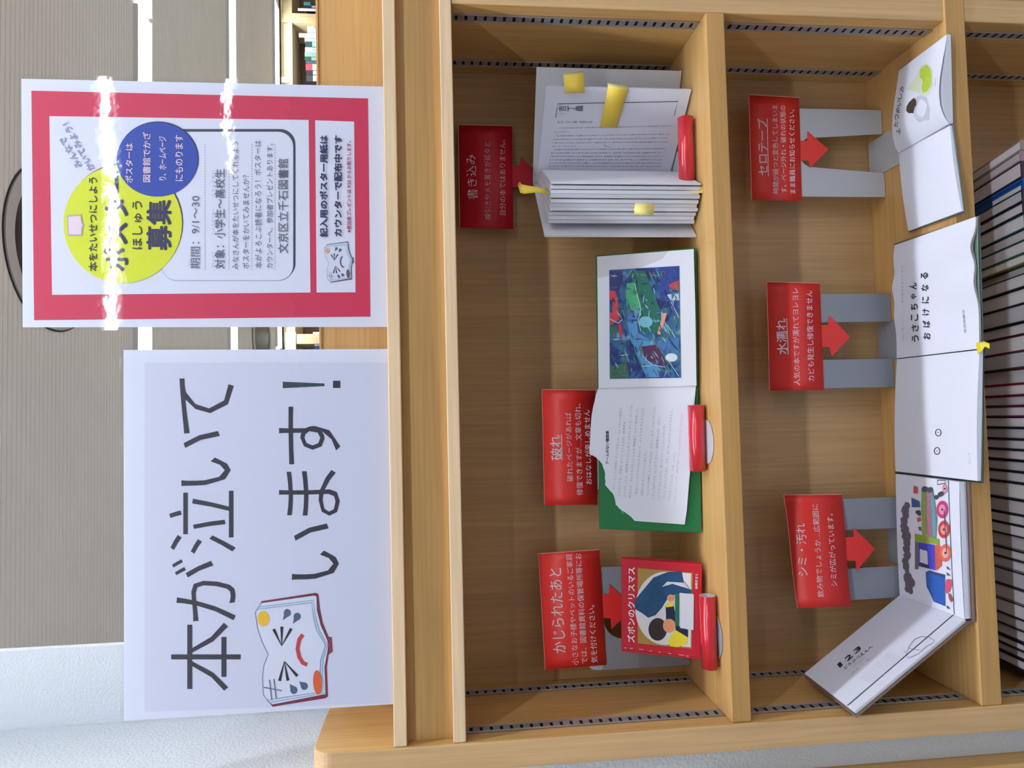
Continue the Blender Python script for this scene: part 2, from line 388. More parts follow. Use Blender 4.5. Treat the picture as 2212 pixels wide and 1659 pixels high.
for i, (a, b, tp, c, s, bd) in enumerate(rows_): far_book(a, b, tp, c, s, i, bd)
for (a, b, tp, s) in ((72, 80.5, 646, 'tall pink white shelf divider standing among far books'), (18, 23.5, 644, 'white shelf divider right of the far upright')):
    p, q = aY(670, b, YF + .01), aY(670, a, YF + .01); z1 = aY(tp, 100, YF + .01).z
    o = mesh('shelf_divider', box(min(p.x, q.x), max(p.x, q.x), YF + .012, YF + .016, .6424, z1), mat('divider_pink', (232, 205, 212), .6), None, (p.x, YF + .012, .6424)); props(o, s, 'divider')
for (y0, y1, x0, x1, tx, s) in ((178, 166, 607, 625, None, 'small white sign on the far header, beside the poster edge'), (756, 718, 616, 639, '小説', 'white sign reading fiction in Japanese between the posters')):
    S = Flat((0, YF - .006, 0), (0, -1, 0)); P4 = [S(x0, y0), S(x0, y1), S(x1, y1), S(x1, y0)]
    t = thing('shelf_sign', s, 'sign', S(x1, (y0 + y1) / 2)); mesh('plate', prism(P4, (0, .004, 0)), mat('sign_white', (222, 240, 240), .5), t)
    if tx:
        pr = Print(t, S); pr.glyph('説', 740, 727, 620, 634, INK_GREY, layer=3); pr.glyph('小', 754, 743, 621, 633, INK_GREY, layer=3); pr.done()

# ================================================================== BOOKCASE
bc = thing('bookcase', 'pale maple bookcase with open shelves, grooved rails and a rounded left end panel', 'bookcase', (.42, D, ZF))
def board(nm, x0, x1, y0, y1, z0, z1, m=W_H, me=W_EH, bv=.0012, parent=None):
    o = mesh(nm, box(x0, x1, y0, y1, z0, z1), [m, me], parent or bc, mi=[0, 0, 1, 0, 0, 0], fix=False)
    if bv: bevel(o, bv)
    return o
XR = 1.75
# left end panel with rounded top corner
zt = aY(672, 1640, 0).z; r = .022
pts = [(-.002, ZF), (-.002, zt - r)] + [(-.002 + r - r * math.cos(a), zt - r + r * math.sin(a)) for a in [math.pi / 2 * i / 8 for i in range(1, 9)]] + [(.178, zt), (.178, ZF)]
V, F = prism([Vector((-.031, y, z)) for y, z in pts], (.0308, 0, 0))
n = len(pts); mi = [0, 0] + [1] * n
bevel(mesh('side_panel', (V, F), [W_V, W_EV], bc, mi=mi), .0015)
board('side_panel', XR, XR + .03, -.002, .178, ZF, zt, W_V, W_EV)
board('divider', W, W + .03, .0015, D - .0005, ZF + .1, Z4 - .0003, W_V, W_EV)
board('top_board', 0, XR - .0003, 0, .178, Z2, Z1, W_H, W_EP)
board('fascia', 0, XR - .0003, .013, .022, Z3 + .0002, Z2 - .0002, W_H, W_H, 0)
board('lower_top_board', 0, XR - .0003, 0, D, Z4, Z3, W_H, W_EP)
board('shelf', 0.0003, W - .0003, .0008, D - .0003, Z6, Z5)
board('bottom_shelf', 0, XR - .0003, -.0012, D - .0003, Z8, Z7)
board('shelf', 0.0003, W - .0003, 0, D - .0003, -1.03, -1.005)
board('shelf', W + .0303, XR - .0003, .0008, D - .0003, -.40, -.377)
board('shelf', W + .0303, XR - .0003, 0, D - .0003, -1.03, -1.005)
board('plinth', 0, XR - .0003, .01, .03, ZF, ZF + .1)
board('back_panel', 0, XR - .0003, D, D + .01, ZF, Z3, W_BACK, W_BACK, 0)
ub = aY(690, 700, D + .005).z
board('upper_back_panel', 0, XR - .0003, D + .005, .178, Z1 + .0002, ub - .0035, W_H, W_H, 0)
board('edge_strip', 0, XR - .0003, D + .003, .178, ub - .0033, ub, W_EH, W_EH, .0006)
# slotted shelf rails
def rail(X, side, yc, z0, z1, hide_ends=False):
    """strip with real slots; side=+1 faces +X"""
    pitch, sl, wy, hw = .0117, .0036, .0068, .0045
    x = X + side * .0016; V, F, mi = [], [], []
    n = int((z1 - z0) / pitch)
    zz = z1 - .004
    def q(y0, y1, za, zb, xx, m):
        k = len(V); V.extend([Vector((xx, y0, za)), Vector((xx, y1, za)), Vector((xx, y1, zb)), Vector((xx, y0, zb))]); F.append((k, k + 1, k + 2, k + 3)); mi.append(m)
    q(yc - wy, yc - hw, z0, z1, x, 0); q(yc + hw, yc + wy, z0, z1, x, 0)
    q(yc - wy, yc + wy, z0, z1, X + side * .0004, 1)
    prev = z1
    for i in range(n):
        a = zz - i * pitch
        if a - sl < z0 + .002: break
        q(yc - hw, yc + hw, a, prev, x, 0); prev = a - sl
    q(yc - hw, yc + hw, z0, prev, x, 0)
    for s in (-1, 1):   # raised lips
        k = len(V); y = yc + s * wy
        V.extend([Vector((X + side * .0004, y, z0)), Vector((X + side * .0026, y, z0)), Vector((X + side * .0026, y, z1)), Vector((X + side * .0004, y, z1))]); F.append((k, k + 1, k + 2, k + 3)); mi.append(0)
    mesh('shelf_rail', (V, F), [RAIL, SLOT], bc, mi=mi, fix=False)
for (za, zb) in ((Z5 + .0006, Z4 - .0006), (Z7 + .0006, Z6 - .0006), (-1.004, Z8 - .0006)):
    for yc in (.0275, .1345):
        rail(0.0, 1, yc, za, zb); rail(W, -1, yc, za, zb)

# wooden unit to the left
lu = thing('wooden_cabinet', 'wooden cabinet side standing left of the bookcase, mostly out of view', 'cabinet', (-.3, .1, ZF))
xr = xr_c - .0003
board('side_panel', xr - .03, xr, .004, .165, ZF, -.30, W_V, W_V, .0015, lu)
board('front_board', xr - .5, xr - .0303, .006, .03, ZF, -.3205, W_H, W_H, .001, lu)
board('top_board', xr - .5, xr - .0303, .006, .165, -.32, -.30, W_H, W_EH, .001, lu)

# ================================================================== POSTERS
def crying_book(pr, tf, k, dark, L0=1):
    """book with a crying face; tf maps the large drawing's photo pixels"""
    q = lambda pts: [tf(*p) for p in pts]
    c = lambda x, y: (540 + x / 5.53, 1260 + y / 5.53)
    cov = mat('illus_cover_red', (120, 38, 62), .5) if not dark else mat('illus_cover_grey', (92, 84, 112), .5)
    blue = mat('illus_line_blue', (128, 150, 184), .5); pale = mat('illus_page_blue', (206, 222, 240), .6); drop = mat('illus_tear', (74, 96, 128), .5)
    outer = [(140, 212), (790, 112), (818, 130), (835, 300), (870, 470), (940, 640), (975, 640), (985, 815), (940, 850), (918, 1000), (932, 1350), (900, 1372), (275, 1472), (210, 1405), (160, 1330), (150, 1130), (165, 980), (218, 845), (140, 690), (90, 540), (62, 345), (110, 270)]
    pr.poly(q([c(*p) for p in outer]), cov, L0)
    inn = [(140, 235), (775, 145), (795, 160), (800, 320), (845, 500), (925, 680), (935, 735), (928, 800), (890, 1000), (905, 1320), (270, 1445), (205, 1395), (165, 1325), (156, 1130), (170, 980), (222, 845), (146, 690), (96, 540), (68, 345), (108, 280)]
    pr.poly(q([c(*p) for p in inn]), pale, L0 + 1)
    for d in (0, 28):
        pts = [(82 + d, 310 - d), (742 + d * .6, 228 - d), (760 + d * .8, 400), (800 + d, 560), (905 + d * .8, 735), (850 + d * .8, 900), (835 + d, 1100), (870 + d, 1290 + d * .6), (225 + d, 1390 + d)]
        pr.line(q([c(*p) for p in pts]), 1.3 * k, blue, L0 + 3)
    page = [(90, 318), (735, 236), (752, 400), (792, 560), (900, 738), (842, 900), (828, 1100), (860, 1290), (215, 1382), (165, 1325), (152, 1130), (168, 980), (220, 845), (144, 690), (94, 540), (68, 345)]
    pr.poly(q([c(*p) for p in page]), mat('illus_page', (216, 220, 240), .6), L0 + 2)
    pr.line(q([c(*p) for p in [(110, 270), (64, 345), (92, 540), (142, 690), (219, 845), (166, 980), (150, 1130), (162, 1330), (275, 1470)]]), 1.2 * k, mat('illus_outline', (112, 120, 150), .5), L0 + 4)
    sun = []
    for i in range(32):
        a = 2 * math.pi * i / 32; rr = 1.0 if i % 2 == 0 else .82
        sun.append(c(163 + 78 * rr * math.cos(a), 420 + 98 * rr * math.sin(a)))
    pr.poly(q(sun), mat('illus_sun', (238, 190, 40), .5) if not dark else mat('illus_sun_pale', (214, 170, 150), .5), L0 + 4)
    for x0, y0, x1, y1 in ((285, 545, 380, 745), (382, 515, 380, 745), (495, 538, 380, 745), (355, 1162, 412, 930), (455, 1158, 412, 930), (568, 1105, 412, 930)):
        dx, dy = x0 - x1, y0 - y1; l = math.hypot(dx, dy); nx, ny = -dy / l * 18, dx / l * 18
        pr.poly(q([c(x0 + nx, y0 + ny), c(x0 - nx, y0 - ny), c(x1 - nx * .15, y1 - ny * .15), c(x1 + nx * .15, y1 + ny * .15)]), BLACK, L0 + 4)
    for cx, cy, tx, ty in ((447, 350, 395, 440), (565, 395, 515, 480), (525, 1272, 475, 1200), (650, 1225, 590, 1170)):
        a0 = math.atan2(ty - cy, tx - cx); pts = [c(tx, ty)] + [c(cx + 42 * math.cos(a0 + .7 + (2 * math.pi - 1.4) * i / 16), cy + 46 * math.sin(a0 + .7 + (2 * math.pi - 1.4) * i / 16)) for i in range(17)]
        pr.poly(q(pts), drop, L0 + 4)
    arc = [(632, 610), (590, 670), (570, 780), (590, 880), (635, 950), (685, 968)]
    pr.line(q([c(*p) for p in arc]), 8.6 * k, mat('illus_mouth', (196, 62, 66), .5) if not dark else mat('illus_mouth_dark', (92, 84, 112), .5), L0 + 4)
    pr.poly(q([c(808 + 52 * math.cos(2 * math.pi * i / 20) + .06 * (1180 + 140 * math.sin(2 * math.pi * i / 20) - 1180), 1180 + 146 * math.sin(2 * math.pi * i / 20)) for i in range(20)]),
            mat('illus_orange', (222, 96, 48), .5) if not dark else mat('illus_plum', (110, 84, 104), .5), L0 + 5)
    g = mat('illus_outline', (112, 120, 150), .5)
    for a, b in (((235, 1148), (262, 1385)), ((288, 1140), (315, 1370)), ((168, 1240), (382, 1280))): pr.line(q([c(*a), c(*b)]), 2.6 * k, g, L0 + 4)
    for a in ((935, 640, 985, 820),): pr.poly(q([c(930, 650), c(968, 640), c(985, 815), c(955, 830)]), mat('illus_spine', (150, 44, 80), .5) if not dark else cov, L0 + 3)

def poster(name, label, px, film_px, Y, tint=None):
    S = Flat((0, Y, Z1), (0, -1, .022))       # leans back a little
    P4 = [S(*p) for p in px]
    base = sum(P4[2:], Vector()) / 2; base.z = min(P4[2].z, P4[3].z)
    t = thing(name, label, 'poster', base)
    lo = Z1 + .0006
    P4 = [P4[0], P4[1], Vector((P4[2].x, Y, lo)), Vector((P4[3].x, Y, lo))]
    mesh('paper_sheet', prism(P4, (0, .0006, 0)), PAPER, t)
    FP4 = [S(*p, .0022) for p in film_px]; FP4[2].z = FP4[3].z = lo; FP4[2].y = FP4[3].y = Y - .0022
    pt = Patch(film_px, FP4, None); 
    mesh('laminating_film', pt.sheet(12, 12), FILM, t, smooth=True, fix=False)
    return t, S

# --- red bordered poster
YP = .014
po, S = poster('red_bordered_poster', 'laminated poster with red border, yellow circle and blue circle, on top of bookcase',
               [(49, 707), (46, 170), (828, 187), (836, 706)], [(44, 714), (38, 162), (828, 179), (836, 713)], YP)
pr = Print(po, S, .0002)
pr.poly([(68, 196), (795, 212.7), (800, 684), (74, 691.8)], RED_POSTER, 0, 'red_border')
pr.poly([(107, 251), (666.8, 259.4), (670.7, 632), (112.8, 637)], PAPER, 1, 'white_panel')
pr.poly([(681, 260), (765, 263), (768, 631.5), (684, 632)], PAPER, 1, 'white_panel')
def rrect(x0, x1, y0, y1, r, n=8):
    out = []
    for cx, cy, a in ((x1 - r, y1 - r, 0), (x0 + r, y1 - r, 90), (x0 + r, y0 + r, 180), (x1 - r, y0 + r, 270)):
        out += [(cx + r * math.cos(math.radians(a + 90 * i / n)), cy + r * math.sin(math.radians(a + 90 * i / n))) for i in range(n + 1)]
    return out
pr.poly(rrect(353, 638.5, 279, 602, 33), mat('shadow_print', (60, 62, 88), .5), 2)
pr.poly(rrect(349.5, 634.5, 284.5, 606.5, 33), INK_GREY, 3)
pr.poly(rrect(350, 633.5, 285.2, 605.8, 32.5), PAPER, 4)
pr.ell(268.5, 481, 128, 128, mat('shadow_print', (60, 62, 88), .5), 5); pr.ell(266, 484, 128, 128, YELLOW, 6)
pr.ell(342, 343.5, 88, 80.5, mat('shadow_print2', (26, 40, 100), .5), 7); pr.ell(340.6, 345.5, 87.6, 80, BLUE, 8)
for x in (443.5, 495, 544.5, 594.5):
    for i in range(48):
        y = 583 - i * 5.7; pr.poly([(x - .5, y), (x + .5, y), (x + .5, y - 3), (x - .5, y - 3)], INK_GREY, 5, 'printed_text')
T = lambda b, xc, y0, y1, h, m, bold=0.0, xe=None, L=9: pr.text(b, (xc, y0), (xe if xe is not None else xc, y1), h, m, bold, L)
T('期間：9/1～30', 422.6, 581, 424, 21, INK_GREY)
T('対象：小学生～高校生', 475.5, 581, 366, 22, INK_GREY, 0.008)
T('みなさんが本をたいせつにしてくれるよう', 509, 582, 307, 14.5, INK_GREY)
T('ポスターをかいてみませんか？', 531.5, 581, 379, 15, INK_GREY)
T('本がよろこぶ読者になろう！ポスターは', 559, 580, 304.5, 15, INK_GREY, xe=557)
T('カウンターへ。参加者プレゼントあります。', 583, 580, 311, 14.5, INK_GREY)
T('文京区立千石図書館', 612, 547.6, 344, 22, INK_GREY, 0.006)
T('本をたいせつにしよう', 202, 586, 384, 19, INK, 0.012)
T('ポスター', 251.7, 585, 372, 50, NAVY, 0.025); T('ほしゅう', 298, 539, 435, 22, INK, 0.008)
T('募集', 344.5, 540.5, 433.5, 52, NAVY, 0.022)
T('ポスターは', 280, 395.7, 311, 16, WHITE_INK, 0.01, L=10); T('図書館でかざ', 318, 394, 287, 17, WHITE_INK, 0.01, L=10)
T('り、ホームページ', 352.5, 390, 296, 16, WHITE_INK, 0.01, L=10); T('にものります', 388, 392, 292.7, 17, WHITE_INK, 0.01, L=10)
icon = [(146, 466), (148, 510), (179, 510), (180, 492), (184, 487), (180, 482), (177, 464)]
pr.poly(icon, mat('icon_edge', (190, 170, 190), .6), 9); pr.poly([(149, 469), (150, 507), (176, 507), (177, 491), (180, 487), (177, 483), (174.5, 467)], mat('icon_pink', (232, 214, 226), .6), 10)
pr.text('みんなで', (172, 362), (134, 299), 15, LILAC, 0.03, 5); pr.text('かいてみよう！', (199, 368), (142, 267), 15, LILAC, 0.03, 5)
T('記入用のポスター用紙は', 699.8, 512, 294, 16.5, NAVY, 0.035); T('カウンターで配布中です', 730.6, 511, 294, 16.5, NAVY, 0.035)
T('※参加者プレゼントは 9/20 からお配りします。', 754, 502.6, 306, 9, CRIMSON, 0.02)
for x, y0, y1, b in ((411, 575, 560, 'きかん'), (461, 578, 545, 'たいしょう'), (461, 505, 452, 'しょうがくせい'), (461, 425, 370, 'こうこうせい')): T(b, x, y0, y1, 5, INK_FAINT)
crying_book(pr, lambda x, y: (700 + (x - 551) * .385, 522 + (y - 1281) * .362), .33, True, 3)
pr.done()

# --- white crying book poster
po, S = poster('crying_book_poster', 'large white laminated poster with big black Japanese writing and a crying book drawing',
               [(268, 1557), (267, 756), (842, 754), (850, 1521)], [(262, 1564), (260, 748), (842, 746), (850, 1528)], YP)
pr = Print(po, S, .0002)
pr.poly([(312, 1537.8), (312, 783), (839, 783), (849, 1518)], PAPER2, 0, 'printed_area')
for ch, a, b, x0, x1 in (('本', 1492, 1345, 370, 520), ('が', 1342, 1208, 372, 509), ('泣', 1196, 1060, 366, 509), ('い', 1050, 931, 392, 498), ('て', 936.7, 817.6, 388, 505),
                         ('し', 1252.5, 1188, 630, 732), ('い', 1252.5, 1130.6, 630.6, 732), ('ま', 1114, 1015, 603, 734), ('す', 1003, 878.5, 603, 735)):
    if ch == 'し': continue
    pr.glyph(ch, a, b, x0, x1, INK, -.006, 2)
pr.poly([(611, 838.5), (611, 824.5), (701, 828.5), (701, 834)], mat('exclamation_ink', (36, 66, 78), .5), 2, 'printed_text'); pr.poly([(719.5, 838), (719.5, 822.5), (735, 822.5), (735, 838)], INK, 2, 'printed_text')
crying_book(pr, lambda x, y: (x, y), 1, False, 2)
pr.done()

# ================================================================== BOOK STANDS (bent steel plates with an arched opening)
def stand(label, px_l, px_r, px_x, Yu, zs, htop, m, halfin=(.0285, .021), tongue=(.162, .046), tw=.027, group=None, arch=True):
    """px_l, px_r = photo rows of the left and right outer edge where the plate meets the shelf"""
    xl, xr = aZ(px_x, px_l, zs).x, aZ(px_x, px_r, zs).x
    cx = (xl + xr) / 2; hw = (xr - xl) / 2; zt = zs + htop
    t = thing('book_stand', label, 'book stand', (cx, Yu, zs), group)
    rc = .008; y = Yu; z0 = zs + .0014
    out = [Vector((cx - hw, y, z0)), Vector((cx - hw, y, zt - rc))]
    out += [Vector((cx - hw + rc - rc * math.cos(a), y, zt - rc + rc * math.sin(a))) for a in [math.pi / 2 * i / 5 for i in range(1, 6)]]
    out += [Vector((cx + hw - rc + rc * math.sin(a), y, zt - rc + rc * math.cos(a))) for a in [math.pi / 2 * i / 5 for i in range(0, 5)]]
    out += [Vector((cx + hw, y, zt - rc)), Vector((cx + hw, y, z0)), Vector((cx + halfin[0], y, z0))]
    zi = zt - .022 - halfin[1] * .9
    out += [Vector((cx + halfin[1] * math.cos(a), y, zi + halfin[1] * .9 * math.sin(a))) for a in [math.pi * i / 14 for i in range(15)]]
    out += [Vector((cx - halfin[0], y, z0))]
    bevel(mesh('upright_plate', prism(out, (0, .0014, 0)), m, t), .0004, 1)
    a, b = tongue
    p = [Vector((cx - tw, a, z0 - .0009)), Vector((cx + tw, a, z0 - .0009))]
    p += [Vector((cx + tw * math.cos(q) * (1 if True else 1), b + tw * .8 - tw * .8 * math.sin(q), z0 - .0009)) for q in [math.pi * i / 16 for i in range(17)]]
    bevel(mesh('base_tongue', prism(p, (0, 0, .0011)), m, t), .0003, 1)
    return t
STAND_Y = .129
G2 = 'arched steel book stands on the lower shelf'
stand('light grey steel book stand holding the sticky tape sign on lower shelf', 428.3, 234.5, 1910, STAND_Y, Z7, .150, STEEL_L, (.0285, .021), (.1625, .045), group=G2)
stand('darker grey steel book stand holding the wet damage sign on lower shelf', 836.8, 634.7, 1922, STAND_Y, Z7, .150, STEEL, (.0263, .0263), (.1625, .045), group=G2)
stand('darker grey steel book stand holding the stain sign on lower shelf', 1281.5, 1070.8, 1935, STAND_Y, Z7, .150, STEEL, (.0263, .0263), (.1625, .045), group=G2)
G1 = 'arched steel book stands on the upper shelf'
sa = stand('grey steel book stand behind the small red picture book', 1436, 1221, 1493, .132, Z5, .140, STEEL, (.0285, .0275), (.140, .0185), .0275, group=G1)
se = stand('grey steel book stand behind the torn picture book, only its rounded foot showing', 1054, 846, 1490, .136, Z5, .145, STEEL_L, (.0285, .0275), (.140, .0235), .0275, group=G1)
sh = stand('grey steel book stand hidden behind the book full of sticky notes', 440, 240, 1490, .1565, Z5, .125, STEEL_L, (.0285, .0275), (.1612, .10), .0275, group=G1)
# worn corner tab on the left stand
S = Flat((0, .1315, 0), (0, -1, 0))
mesh('corner_tab', prism([S(1272, 1434), S(1275, 1442), S(1282, 1446.5), S(1300, 1446.5), S(1303, 1442), S(1303, 1434)], (0, .001, 0)), STEEL_L, sa)

# ================================================================== RED SIGNS
def sign(label, quad, stem, wings, Y, lines, curl=0.0, group='red laminated signs with white writing', n=(0, -1, 0), m=None):
    """quad = left-top, right-top, right-bottom, left-bottom corner; stem = (x, y right, y left, x foot); wings = (right wing, tip, left wing)"""
    P0 = Flat((0, Y, 0), n)
    cs = [P0(*p) for p in quad]
    def bend(q):
        u = max(0, min(1, (cs[1].x - q.x) / (cs[1].x - cs[0].x)))
        return Vector((q.x, q.y - curl * max(0, u - .45) ** 2 - abs(curl) * .15 * math.sin(u * 3.1), q.z))
    S = lambda x, y, off=0: bend(P0(x, y)) + Vector((0, -off, 0))
    lt, rt, rb, lb = quad
    t = thing('red_sign', label, 'sign', (cs[2].x / 2 + cs[3].x / 2, Y, min(cs[2].z, cs[3].z)), group)
    # outline, subdivided along its width so that it can bend
    K = 12
    lerp = lambda a, b, f: (a[0] + (b[0] - a[0]) * f, a[1] + (b[1] - a[1]) * f)
    V, F = [], []
    for i in range(K + 1):
        V += [S(*lerp(lt, rt, i / K)), S(*lerp(lb, rb, i / K))]
    F = [(2 * i, 2 * i + 1, 2 * i + 3, 2 * i + 2) for i in range(K)]
    o = mesh('card', (V, F), m or RED_CARD, t, fix=False, smooth=True)
    so = o.modifiers.new('thick', 'SOLIDIFY'); so.thickness = .0007; so.offset = 0
    sx, yr, yl, xf = stem; (ra, tip, la) = wings
    fx = lambda y: lb[0] + (rb[0] - lb[0]) * (y - lb[1]) / (rb[1] - lb[1]) - 1.0
    pts = [(fx(yl), yl), (fx(yr), yr), (xf, yr), ra, tip, la, (xf + (la[0] - ra[0]) * .6, yl)]
    mesh('arrow', prism([S(*p, .0002) for p in pts], (0, .0006, 0)), m or RED_CARD, t)
    e = mat('card_edge_light', (226, 150, 140), .4)
    pr = Print(t, S, .0009)
    for l in lines:
        if len(l) == 2: pr.line(list(l), 1.7, WHITE_INK, 1, 'printed_text'); continue
        body, p0, p1, h, b = l; pr.text(body, p0, p1, h, WHITE_INK, b, 1)
    q_ = [lerp(lt, rt, i / K) for i in range(K + 1)]
    pr.line([lt, *q_[1:-1], rt], 1.2, e, 0, 'clear_film_edge'); pr.line([rt, rb], 1.6, e, 0, 'clear_film_edge')
    pr.done(); return t
sign('red sign about bite marks with four lines, on the stand of the small red book',
     [(1177.6, 1447), (1163, 1196), (1295, 1187), (1309.4, 1436)], (0, 1283, 1335, 1316), ((1316, 1262), (1368, 1312), (1321, 1359)), .1305,
     [('かじられたあと', (1209, 1410), (1199, 1227), 27, .004), ('小さなお子様やペットのいるご家庭', (1243, 1436), (1228.5, 1196), 14, 0),
      ('では、図書館資料の保管場所等にお', (1262.5, 1432.6), (1248.5, 1195), 14, 0), ('気を付けください。', (1284, 1431), (1276.5, 1307), 14, 0)])
sign('red sign about torn pages, its foot tucked behind the torn picture book',
     [(1176, 1091), (1170.5, 841.5), (1286, 842.6), (1290, 1090)], (0, 935, 990, 1308), ((1308, 912), (1352, 962), (1309, 1012)), .1345,
     [('破れ', (1203, 993.6), (1198, 939.8), 24, .012), ((1214, 994), (1212.5, 939)), ('破れたページがあれば', (1231, 1040), (1227, 891), 13.5, 0),
      ('修復できますが…文章も切れ、', (1252, 1069.8), (1247.4, 872), 14, 0), ('おはなしが楽しめません', (1271.5, 1046), (1267.3, 885.5), 13.5, 0)])
sign('red sign about scribbles, shade put into its red, top right of the upper compartment',
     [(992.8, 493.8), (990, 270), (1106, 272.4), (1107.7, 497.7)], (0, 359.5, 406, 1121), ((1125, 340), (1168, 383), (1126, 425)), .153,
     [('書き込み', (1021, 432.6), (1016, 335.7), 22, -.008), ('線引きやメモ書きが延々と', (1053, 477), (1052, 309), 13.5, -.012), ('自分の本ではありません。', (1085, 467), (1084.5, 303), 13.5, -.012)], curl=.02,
     m=mat('shaded_red_laminated_card', (200, 26, 50), .36, .4))  # darker copy of the red card; the compartment's shade is put into its colour
sign('red sign about sticky tape, rightmost sign on the lower shelf',
     [(1623, 432), (1617, 205), (1725.7, 211.4), (1732, 434)], (0, 304, 346.6, 1744), ((1744, 283), (1789.4, 323), (1748.6, 363)), .1275,
     [('セロテープ', (1648, 690), (1647, 257), 22, 0)][:0] + [('セロテープ', (1647.5, 379), (1645, 257), 21, 0), ((1659, 381), (1656.5, 257)), ('時間が経つと変色してしまいま', (1675, 418.6), (1672.5, 227), 12.5, 0),
      ('す。ページ外れ・破れの状態の', (1692.5, 417), (1690, 228.6), 12.5, 0), ('まま職員にお知らせください。', (1711.5, 418.6), (1709, 237), 12.5, 0)])
sign('red sign about water damage, middle sign on the lower shelf',
     [(1662, 844), (1656, 609), (1770.7, 612), (1779.7, 842.6)], (0, 702.3, 749.3, 1788), ((1791.7, 681.7), (1836, 727.6), (1797, 770)), .1275,
     [('水濡れ', (1689.5, 765.6), (1686, 688.6), 22, .01), ((1702, 766), (1698.5, 688)), ('人気の本ですが濡れてヨレヨレ', (1721, 832.5), (1716.5, 622.8), 14, 0),
      ('カビも発生し修復できません', (1751.5, 823.5), (1747, 628), 14, 0)])
sign('red sign about stains with a curled left end, leftmost sign on the lower shelf',
     [(1711, 1307.6), (1692.4, 1069), (1817.6, 1068), (1826, 1304)], (0, 1158.6, 1208.7, 1839), ((1838, 1138.6), (1883, 1183.6), (1842, 1231)), .1275,
     [('シミ・汚れ', (1727, 1241), (1724, 1129), 22, 0), ('飲み物でしょうか…広範囲に', (1762.5, 1285), (1757.5, 1088.5), 14, 0), ('シミが広がっています。', (1792.5, 1262.6), (1788, 1108.6), 14, 0)], curl=.045)

# ================================================================== RED TUBES
def red_tube(label, pa, pb, rpx, zs, rest=True):
    c = aZ((pa[0] + pb[0]) / 2, (pa[1] + pb[1]) / 2, zs + .0098)
    r = rpx * (c - CAM).dot(FW) / FPX
    zc = zs + .0015 + r
    a, b = aZ(*pa, zc), aZ(*pb, zc); b.z = a.z = zc
    t = thing('red_tube', label, 'tube', ((a.x + b.x) / 2, (a.y + b.y) / 2, zs + .0015), 'red tubes on the upper shelf')
    V, F, mi = tube(a, b, r, r * .86); mesh('tube_wall', (V, F), [RED_TUBE, TUBE_IN], t, smooth=False, mi=mi)
    for p in t.children[0].data.polygons: p.use_smooth = len(p.vertices) == 4 and p.area > 1e-6
    return t
red_tube('glossy red tube in front of the small red picture book, left end of shelf', (1534, 1443), (1528, 1286), 17.2, Z5)
red_tube('glossy red tube lying in front of the torn picture book', (1507.5, 1017), (1503.5, 875), 17.5, Z5)
red_tube('glossy red tube lying in front of the book full of sticky notes', (1484, 400), (1480.5, 255), 17, Z5)

# ================================================================== SMALL RED PICTURE BOOK
yb = .058
tilt = Vector((0, -math.cos(.13), -math.sin(.13)))       # leans back on its stand
S = Flat((.08, yb, Z5), (0.0, -1, .26)); LIFT = Vector((0, 0, .003))
q = [(1342.5, 1404), (1342.5, 1206.5), (1516.7, 1219), (1513.5, 1421)]
P = [S(*p) for p in q]; nn = S.n; print('red book bottom', P[2].z - Z5, P[3].z - Z5, (P[2] - nn * .0145).z - Z5)
t = thing('picture_book', 'small red picture book with gold framed cover picture, leaning on a grey stand', 'book', (P[2] + P[3]) / 2)
bevel(mesh('back_cover', prism([p - nn * .0125 for p in P], nn * -.002), RED_COVER, t), .0006, 1)
bevel(mesh('front_cover', prism([p - nn * .002 for p in P], nn * .002), RED_COVER, t), .0006, 1)
u = (P[1] - P[0]).normalized(); v_ = (P[3] - P[0]).normalized()
Q = [P[0] + u * .003 + v_ * .003, P[1] - u * .003 + v_ * .003, P[2] - u * .003 - v_ * .003, P[3] + u * .003 - v_ * .003]
mesh('page_block', prism([p - nn * .0021 for p in Q], nn * -.0103), PAGE_E, t)
sp = [P[0] - nn * .0005, P[0] - nn * .014, P[3] - nn * .014, P[3] - nn * .0005]
bevel(mesh('spine', prism(sp, -u * .0025), RED_COVER, t), .001, 2)
pr = Print(t, S, .0004)
# px from the crop at 4.424x with origin 1120,1150
c = lambda x, y: (1120 + x / 4.424, 1150 + y / 4.424)
GOLD = mat('gold_panel', (170, 138, 66), .45); PALE = mat('pale_oval', (222, 220, 226), .5); BLU1 = mat('picture_blue', (24, 74, 118), .55, noise=.35, nscale=90)
BLU2 = mat('picture_deep_blue', (20, 34, 62), .55); HAIR = mat('picture_dark', (44, 36, 40), .6); SKIN = mat('picture_peach', (226, 150, 110), .6); YEL = mat('picture_yellow', (232, 214, 50), .5)
pr.poly([c(1140, 1060), c(1140, 340), c(1665, 385), c(1655, 1110)], GOLD, 0)
ov = []
for i in range(40):
    a = 2 * math.pi * i / 40; x = 1400 + 285 * math.cos(a); y = 725 + 350 * math.sin(a)
    ov.append(c(min(x, 1650), y))
pr.poly(ov, PALE, 1); pr.poly([c(1560, 385), c(1650, 392), c(1645, 1095), c(1560, 1090)], PALE, 1)
pr.poly([c(*p) for p in [(1115, 640), (1290, 430), (1420, 380), (1560, 368), (1580, 480), (1420, 470), (1370, 520), (1470, 490), (1600, 530), (1660, 550), (1655, 578), (1500, 590), (1420, 640), (1370, 720), (1310, 790), (1240, 815), (1180, 770), (1112, 730)]], BLU1, 2)
pr.poly([c(*p) for p in [(1405, 700), (1480, 690), (1500, 780), (1500, 860), (1410, 830)]], BLU2, 3)
pr.poly([c(*p) for p in [(1500, 880), (1620, 930), (1620, 1000), (1560, 980), (1500, 940)]], BLU2, 3)
